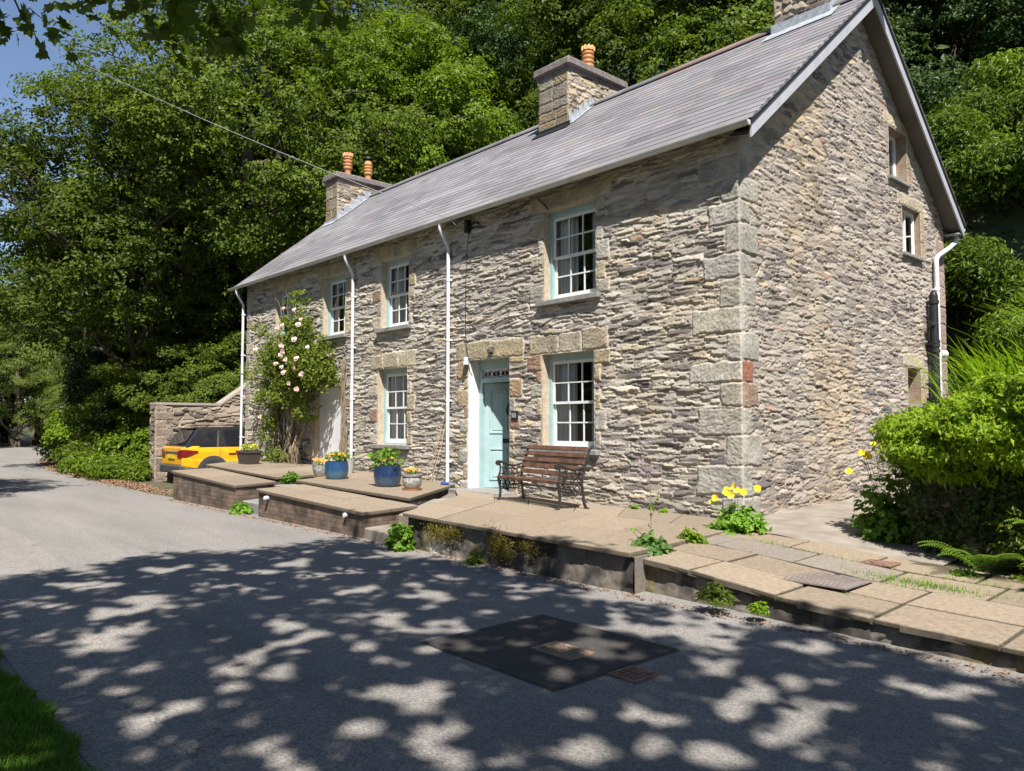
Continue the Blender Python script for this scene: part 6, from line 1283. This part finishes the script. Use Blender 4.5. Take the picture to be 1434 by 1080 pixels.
# ---------------------------------------------------------------- overhead wires
m = MB(); a = np.array([-5.62, -.10, 5.32]); b2 = np.array([-15.6, -7.5, 11.4]); t = np.linspace(0, 1, 30)[:, None]; m.tube(a + (b2 - a) * t - np.array([0, 0, 1.]) * (4 * t * (1 - t) * .25), .008, 6); m.tube([a + [-.05, -.02, -.05], a + [-.12, -.18, -.0], a + (b2 - a) * .03], .006, 5)
tag(m.build('overhead_wire', mat('grey_cable', (.16, .16, .16), .5)), 'pale overhead cable running from the cottage eaves across the sky', 'cable')
m = MB(); a = np.array([-21.9, 2.4, 9.6]); b2 = np.array([-52, -9.5, 15.5]); t = np.linspace(0, 1, 20)[:, None]; m.tube(a + (b2 - a) * t - np.array([0, 0, 1.]) * (4 * t * (1 - t) * .4), .018, 5)
tag(m.build('overhead_wire', mat('grey_cable_far', (.30, .29, .27), .6)), 'fainter cable strung among the oak branches', 'cable')

# ---------------------------------------------------------------- big tree behind the viewer: dappled shade on the road
GAPS = np.array([(-1.02,-7.24,-0.21,0.37,0.48,-0.09),(-1.81,-6.98,0.05,0.23,0.27,-0.07),(-0.34,-7.67,0.04,0.05,0.11,-0.03),(-0.11,-7.58,0.02,0.1,0.12,-0.03),(-0.35,-6.68,0.04,0.05,0.11,-0.04),(-0.39,-6.18,0.01,0.16,0.24,-0.1),(0.23,-6.66,0.05,0.1,0.17,-0.07),(-0.03,-6.15,0.02,0.12,0.13,-0.06),(0.01,-6.91,0.05,0.05,0.06,-0.02),(0.39,-6.95,0.08,0.13,0.11,-0.04),(0.74,-7.01,0.03,0.09,0.1,-0.04),(1.06,-7.65,0.01,0.12,0.23,-0.05),(0.85,-7.34,0.01,0.11,0.1,-0.03),(1.37,-7.76,0.04,0.04,0.08,-0.02),(0.48,-7.92,0.01,0.05,0.06,-0.01),(-3.52,-6.08,0.04,0.17,0.34,-0.1),(-3.29,-5.51,0.04,0.19,0.25,-0.1),(-3.28,-6.84,0.04,0.32,0.3,-0.07),(-2.61,-7.48,-0,0.1,0.25,-0.04),(-2.29,-7.67,0.03,0.09,0.17,-0.03),(-2.71,-5.3,0.1,0.2,0.15,-0.07),(-2.17,-4.95,0.13,0.14,0.24,-0.13),(-1.46,-5.78,0.04,0.08,0.11,-0.05),(-2.96,-4.81,-0.01,0.26,0.25,-0.12),(-0.52,-4.66,0.15,0.16,0.19,-0.14),(-1.06,-4.49,0.1,0.11,0.14,-0.1),(-0.01,-5.36,0.05,0.12,0.19,-0.12),(0.57,-5.98,0.08,0.09,0.15,-0.09),(0.83,-6.03,0.05,0.05,0.08,-0.05),(1.04,-5.99,0.06,0.06,0.06,-0.04),(0.81,-5.67,0.11,0.12,0.1,-0.07),(1.56,-6.38,0.22,0.24,0.21,-0.14),(1.81,-6.72,0.11,0.12,0.14,-0.09),(2.16,-6.68,0.03,0.03,0.05,-0.03),(1.63,-5.86,0.04,0.05,0.04,-0.03),(1.85,-5.87,0.02,0.03,0.04,-0.03),(1.91,-5.36,0.09,0.04,0.07,-0.08),(1.8,-4.86,0.05,0.06,0.06,-0.07),(1.94,-4.65,0.06,0.06,0.1,-0.13),(1.55,-4.69,0.04,0.15,0.06,-0.06),(1.96,-5.13,0.02,0.09,0.05,-0.05),(2.79,-6.13,0.12,0.13,0.15,-0.16),(2.68,-5.49,0.17,0.08,0.11,-0.15),(2.94,-5.77,0.05,0.06,0.14,-0.18),(1.5,-4.06,0.28,0.18,0.14,-0.18),(1.12,-3.83,0.09,0.1,0.11,-0.13),(-0.03,-3.6,0.06,0.06,0.07,-0.07),(0.13,-4.12,0.06,0.06,0.1,-0.1),(0.77,-3.42,0.08,0.09,0.07,-0.09),(2.95,-4.45,0.07,0.08,0.08,-0.15),(2.89,-4.78,0.11,0.12,0.12,-0.21),(2.65,-3.56,0.22,0.14,0.08,-0.17),(2.5,-4.37,0.08,0.09,0.07,-0.12),(3.76,-3.79,0.11,0.12,0.05,-0.15),(3.35,-3.8,0.04,0.04,0.03,-0.07),(3.16,-4.71,0.06,0.06,0.04,-0.07),(2.94,-5.07,0.06,0.07,0.04,-0.06),(3.05,-5.23,0.06,0.07,0.05,-0.09),(3.86,-4.34,0.07,0.07,0.04,-0.11),(3.08,-4.24,0.03,0.03,0.02,-0.05),(3.1,-3.45,0.05,0.05,0.03,-0.07),(3.1,-3.74,0.06,0.06,0.03,-0.08),(3.53,-3.88,0.04,0.04,0.02,-0.07),(3.55,-5.29,0.05,0.05,0.05,-0.11),(3.24,-5.69,0.09,0.1,0.08,-0.12),(2.58,-6.48,0.07,0.08,0.05,-0.05),(1.88,-3.98,0.07,0.08,0.07,-0.1),(2.22,-4.03,0.09,0.1,0.07,-0.11),(-2.13,-4.54,0.13,0.14,0.18,-0.1),(-0.96,-3.96,0.1,0.11,0.14,-0.11),(1.3,-4.31,0.14,0.1,0.07,-0.08)])
rg = np.random.RandomState(5); GAPS = np.concatenate([GAPS, [(x + rg.uniform(-.1, .1), rg.uniform(-3.25, -2.98), rg.uniform(.03, .09), 0, rg.uniform(-.05, .02), rg.uniform(.06, .16)) for x in np.arange(-3.1, 8, .24)]])  # crown leaves over these ellipses are removed to shape the sun patches below
r = np.random.RandomState(99); sh_ = np.array([SUN[0] / SUN[2], SUN[1] / SUN[2]])
n = 11000; gx = r.uniform(-5.2, 11, n); gy = r.uniform(-13.5, -2.6, n); z = r.uniform(6.3, 12.5, n)
edge = np.maximum(-4.45 - .25 * np.sin(gy * 1.9) - gx, gy + 3.3 + .35 * np.sin(gx * 1.7) + .25 * np.sin(gx * 4.1)) - .6 * (fbm(gx * .9, gy * .9, 5, 3) - .5)
kp = edge < -.1; gx, gy, z = gx[kp], gy[kp], z[kp]
ce = np.stack([gx + sh_[0] * z, gy + sh_[1] * z, z], 1); Pp, Nn, v = sprays(ce, np.tile([0, 0, 1.], (len(ce), 1)), 13, .42, .45, 98, .8, .45, .1)
g2 = Pp[:, :2] - Pp[:, 2:3] * sh_; dead = np.zeros(len(Pp), bool)
for (ox, oy, px, py, qx, qy) in GAPS:
    de = px * qy - py * qx; u = ((g2[:, 0] - ox) * qy - (g2[:, 1] - oy) * qx) / de; w = (px * (g2[:, 1] - oy) - py * (g2[:, 0] - ox)) / de; dead |= (u * u + w * w) < (.90 + 2.2 * (fbm(g2[:, 0] * 6.5, g2[:, 1] * 6.5, 6, 3) - .5)) ** 2
dead |= fbm(g2[:, 0] * 3.3, g2[:, 1] * 3.3, 61, 3) > .69
dead |= fbm(g2[:, 0] * 8, g2[:, 1] * 8, 62, 2) > .80
Pp, Nn, v = Pp[~dead], Nn[~dead], v[~dead]
hz = [(.22, -7.25, 4.15, 9), (.4, -7.05, 4.0, 10), (-.1, -7.4, 4.3, 8), (.75, -6.75, 4.35, 9), (.45, -6.3, 4.45, 8), (-.5, -8.04, 4.1, 7), (.95, -6.2, 4.55, 8), (-.2, -7.7, 4.35, 8)]
hz = np.array([(x + dx, y + dy, z_ + .25) for x, y, z_, k in hz for dx, dy in ((0, 0), (.25, -.2), (-.22, .1))]); P3, N3, v3 = sprays(hz, np.tile([0, 0, 1.], (len(hz), 1)), 17, .30, .5, 97, .6, .6, .1)
V, F, Cc = leafarr(Pp, Nn, .165, .62, 96, val=v)
def palmate(C, Nn, size, seed, val):
    r = np.random.RandomState(seed); n = len(C); Nn = unit(Nn); T = r.normal(size=(n, 3)) + [0, 0, -.8]; T -= (T * Nn).sum(1)[:, None] * Nn; T = unit(T); B_ = np.cross(Nn, T); s = size * r.uniform(.6, 1.3, n)[:, None]
    pts = [(-.5, .0), (-.42, .30), (-.2, .22), (-.05, .52), (.1, .22), (.30, .30), (.32, .14), (.58, 0), (.32, -.14), (.30, -.30), (.1, -.22), (-.05, -.52), (-.2, -.22), (-.42, -.30)]
    V = np.stack([C + T * s * a + B_ * s * b2 - Nn * s * (.25 * b2 * b2 + .12 * a * abs(a)) for a, b2 in pts], 1).reshape(-1, 3); k = len(pts)
    return V, np.arange(n * k).reshape(n, k), np.repeat(np.stack([val] * 3, 1), k, 0)
V9, F9, C9 = palmate(P3, N3, .125, 95, v3); F = [F, F9 + len(V)]; V = np.concatenate([V, V9]); Cc = np.concatenate([Cc, C9])
sy = thing('sycamore_tree', 'broad sycamore behind the viewer whose hanging leaf sprays edge the top of the photo', 'tree', (11.5, -15.0, 0))
o = mobj('crown', npmesh('crown', V - np.array([11.5, -15.0, 0]), F, leafmat('sycamore_leaf', (.05, .085, .012), (.11, .16, .02), .4), Cc), sy)
m = MB(); rr = random.Random(12); P_ = limbtube(m, (0, 0, -.4), (-1.5, 1.5, 10.5), .5, .16, rr, .03, 12, 10)
for k in range(26):
    c = ce[rr.randrange(len(ce))] - np.array([11.5, -15.0, 0]); s = P_[min(11, int(max(2, c[2] * .65 - 1)))]; limbtube(m, s, c, .10, .015, rr, .05, 8, 6)
for k in (0, 3, 6, 9, 12, 15): c = hz[k] - np.array([11.5, -15.0, 0]); limbtube(m, c + np.array([1.5, -1.8, 2.6]), c, .02, .006, rr, .05, 6, 5)
m.build('trunk', M_bark, sy, smooth=True)
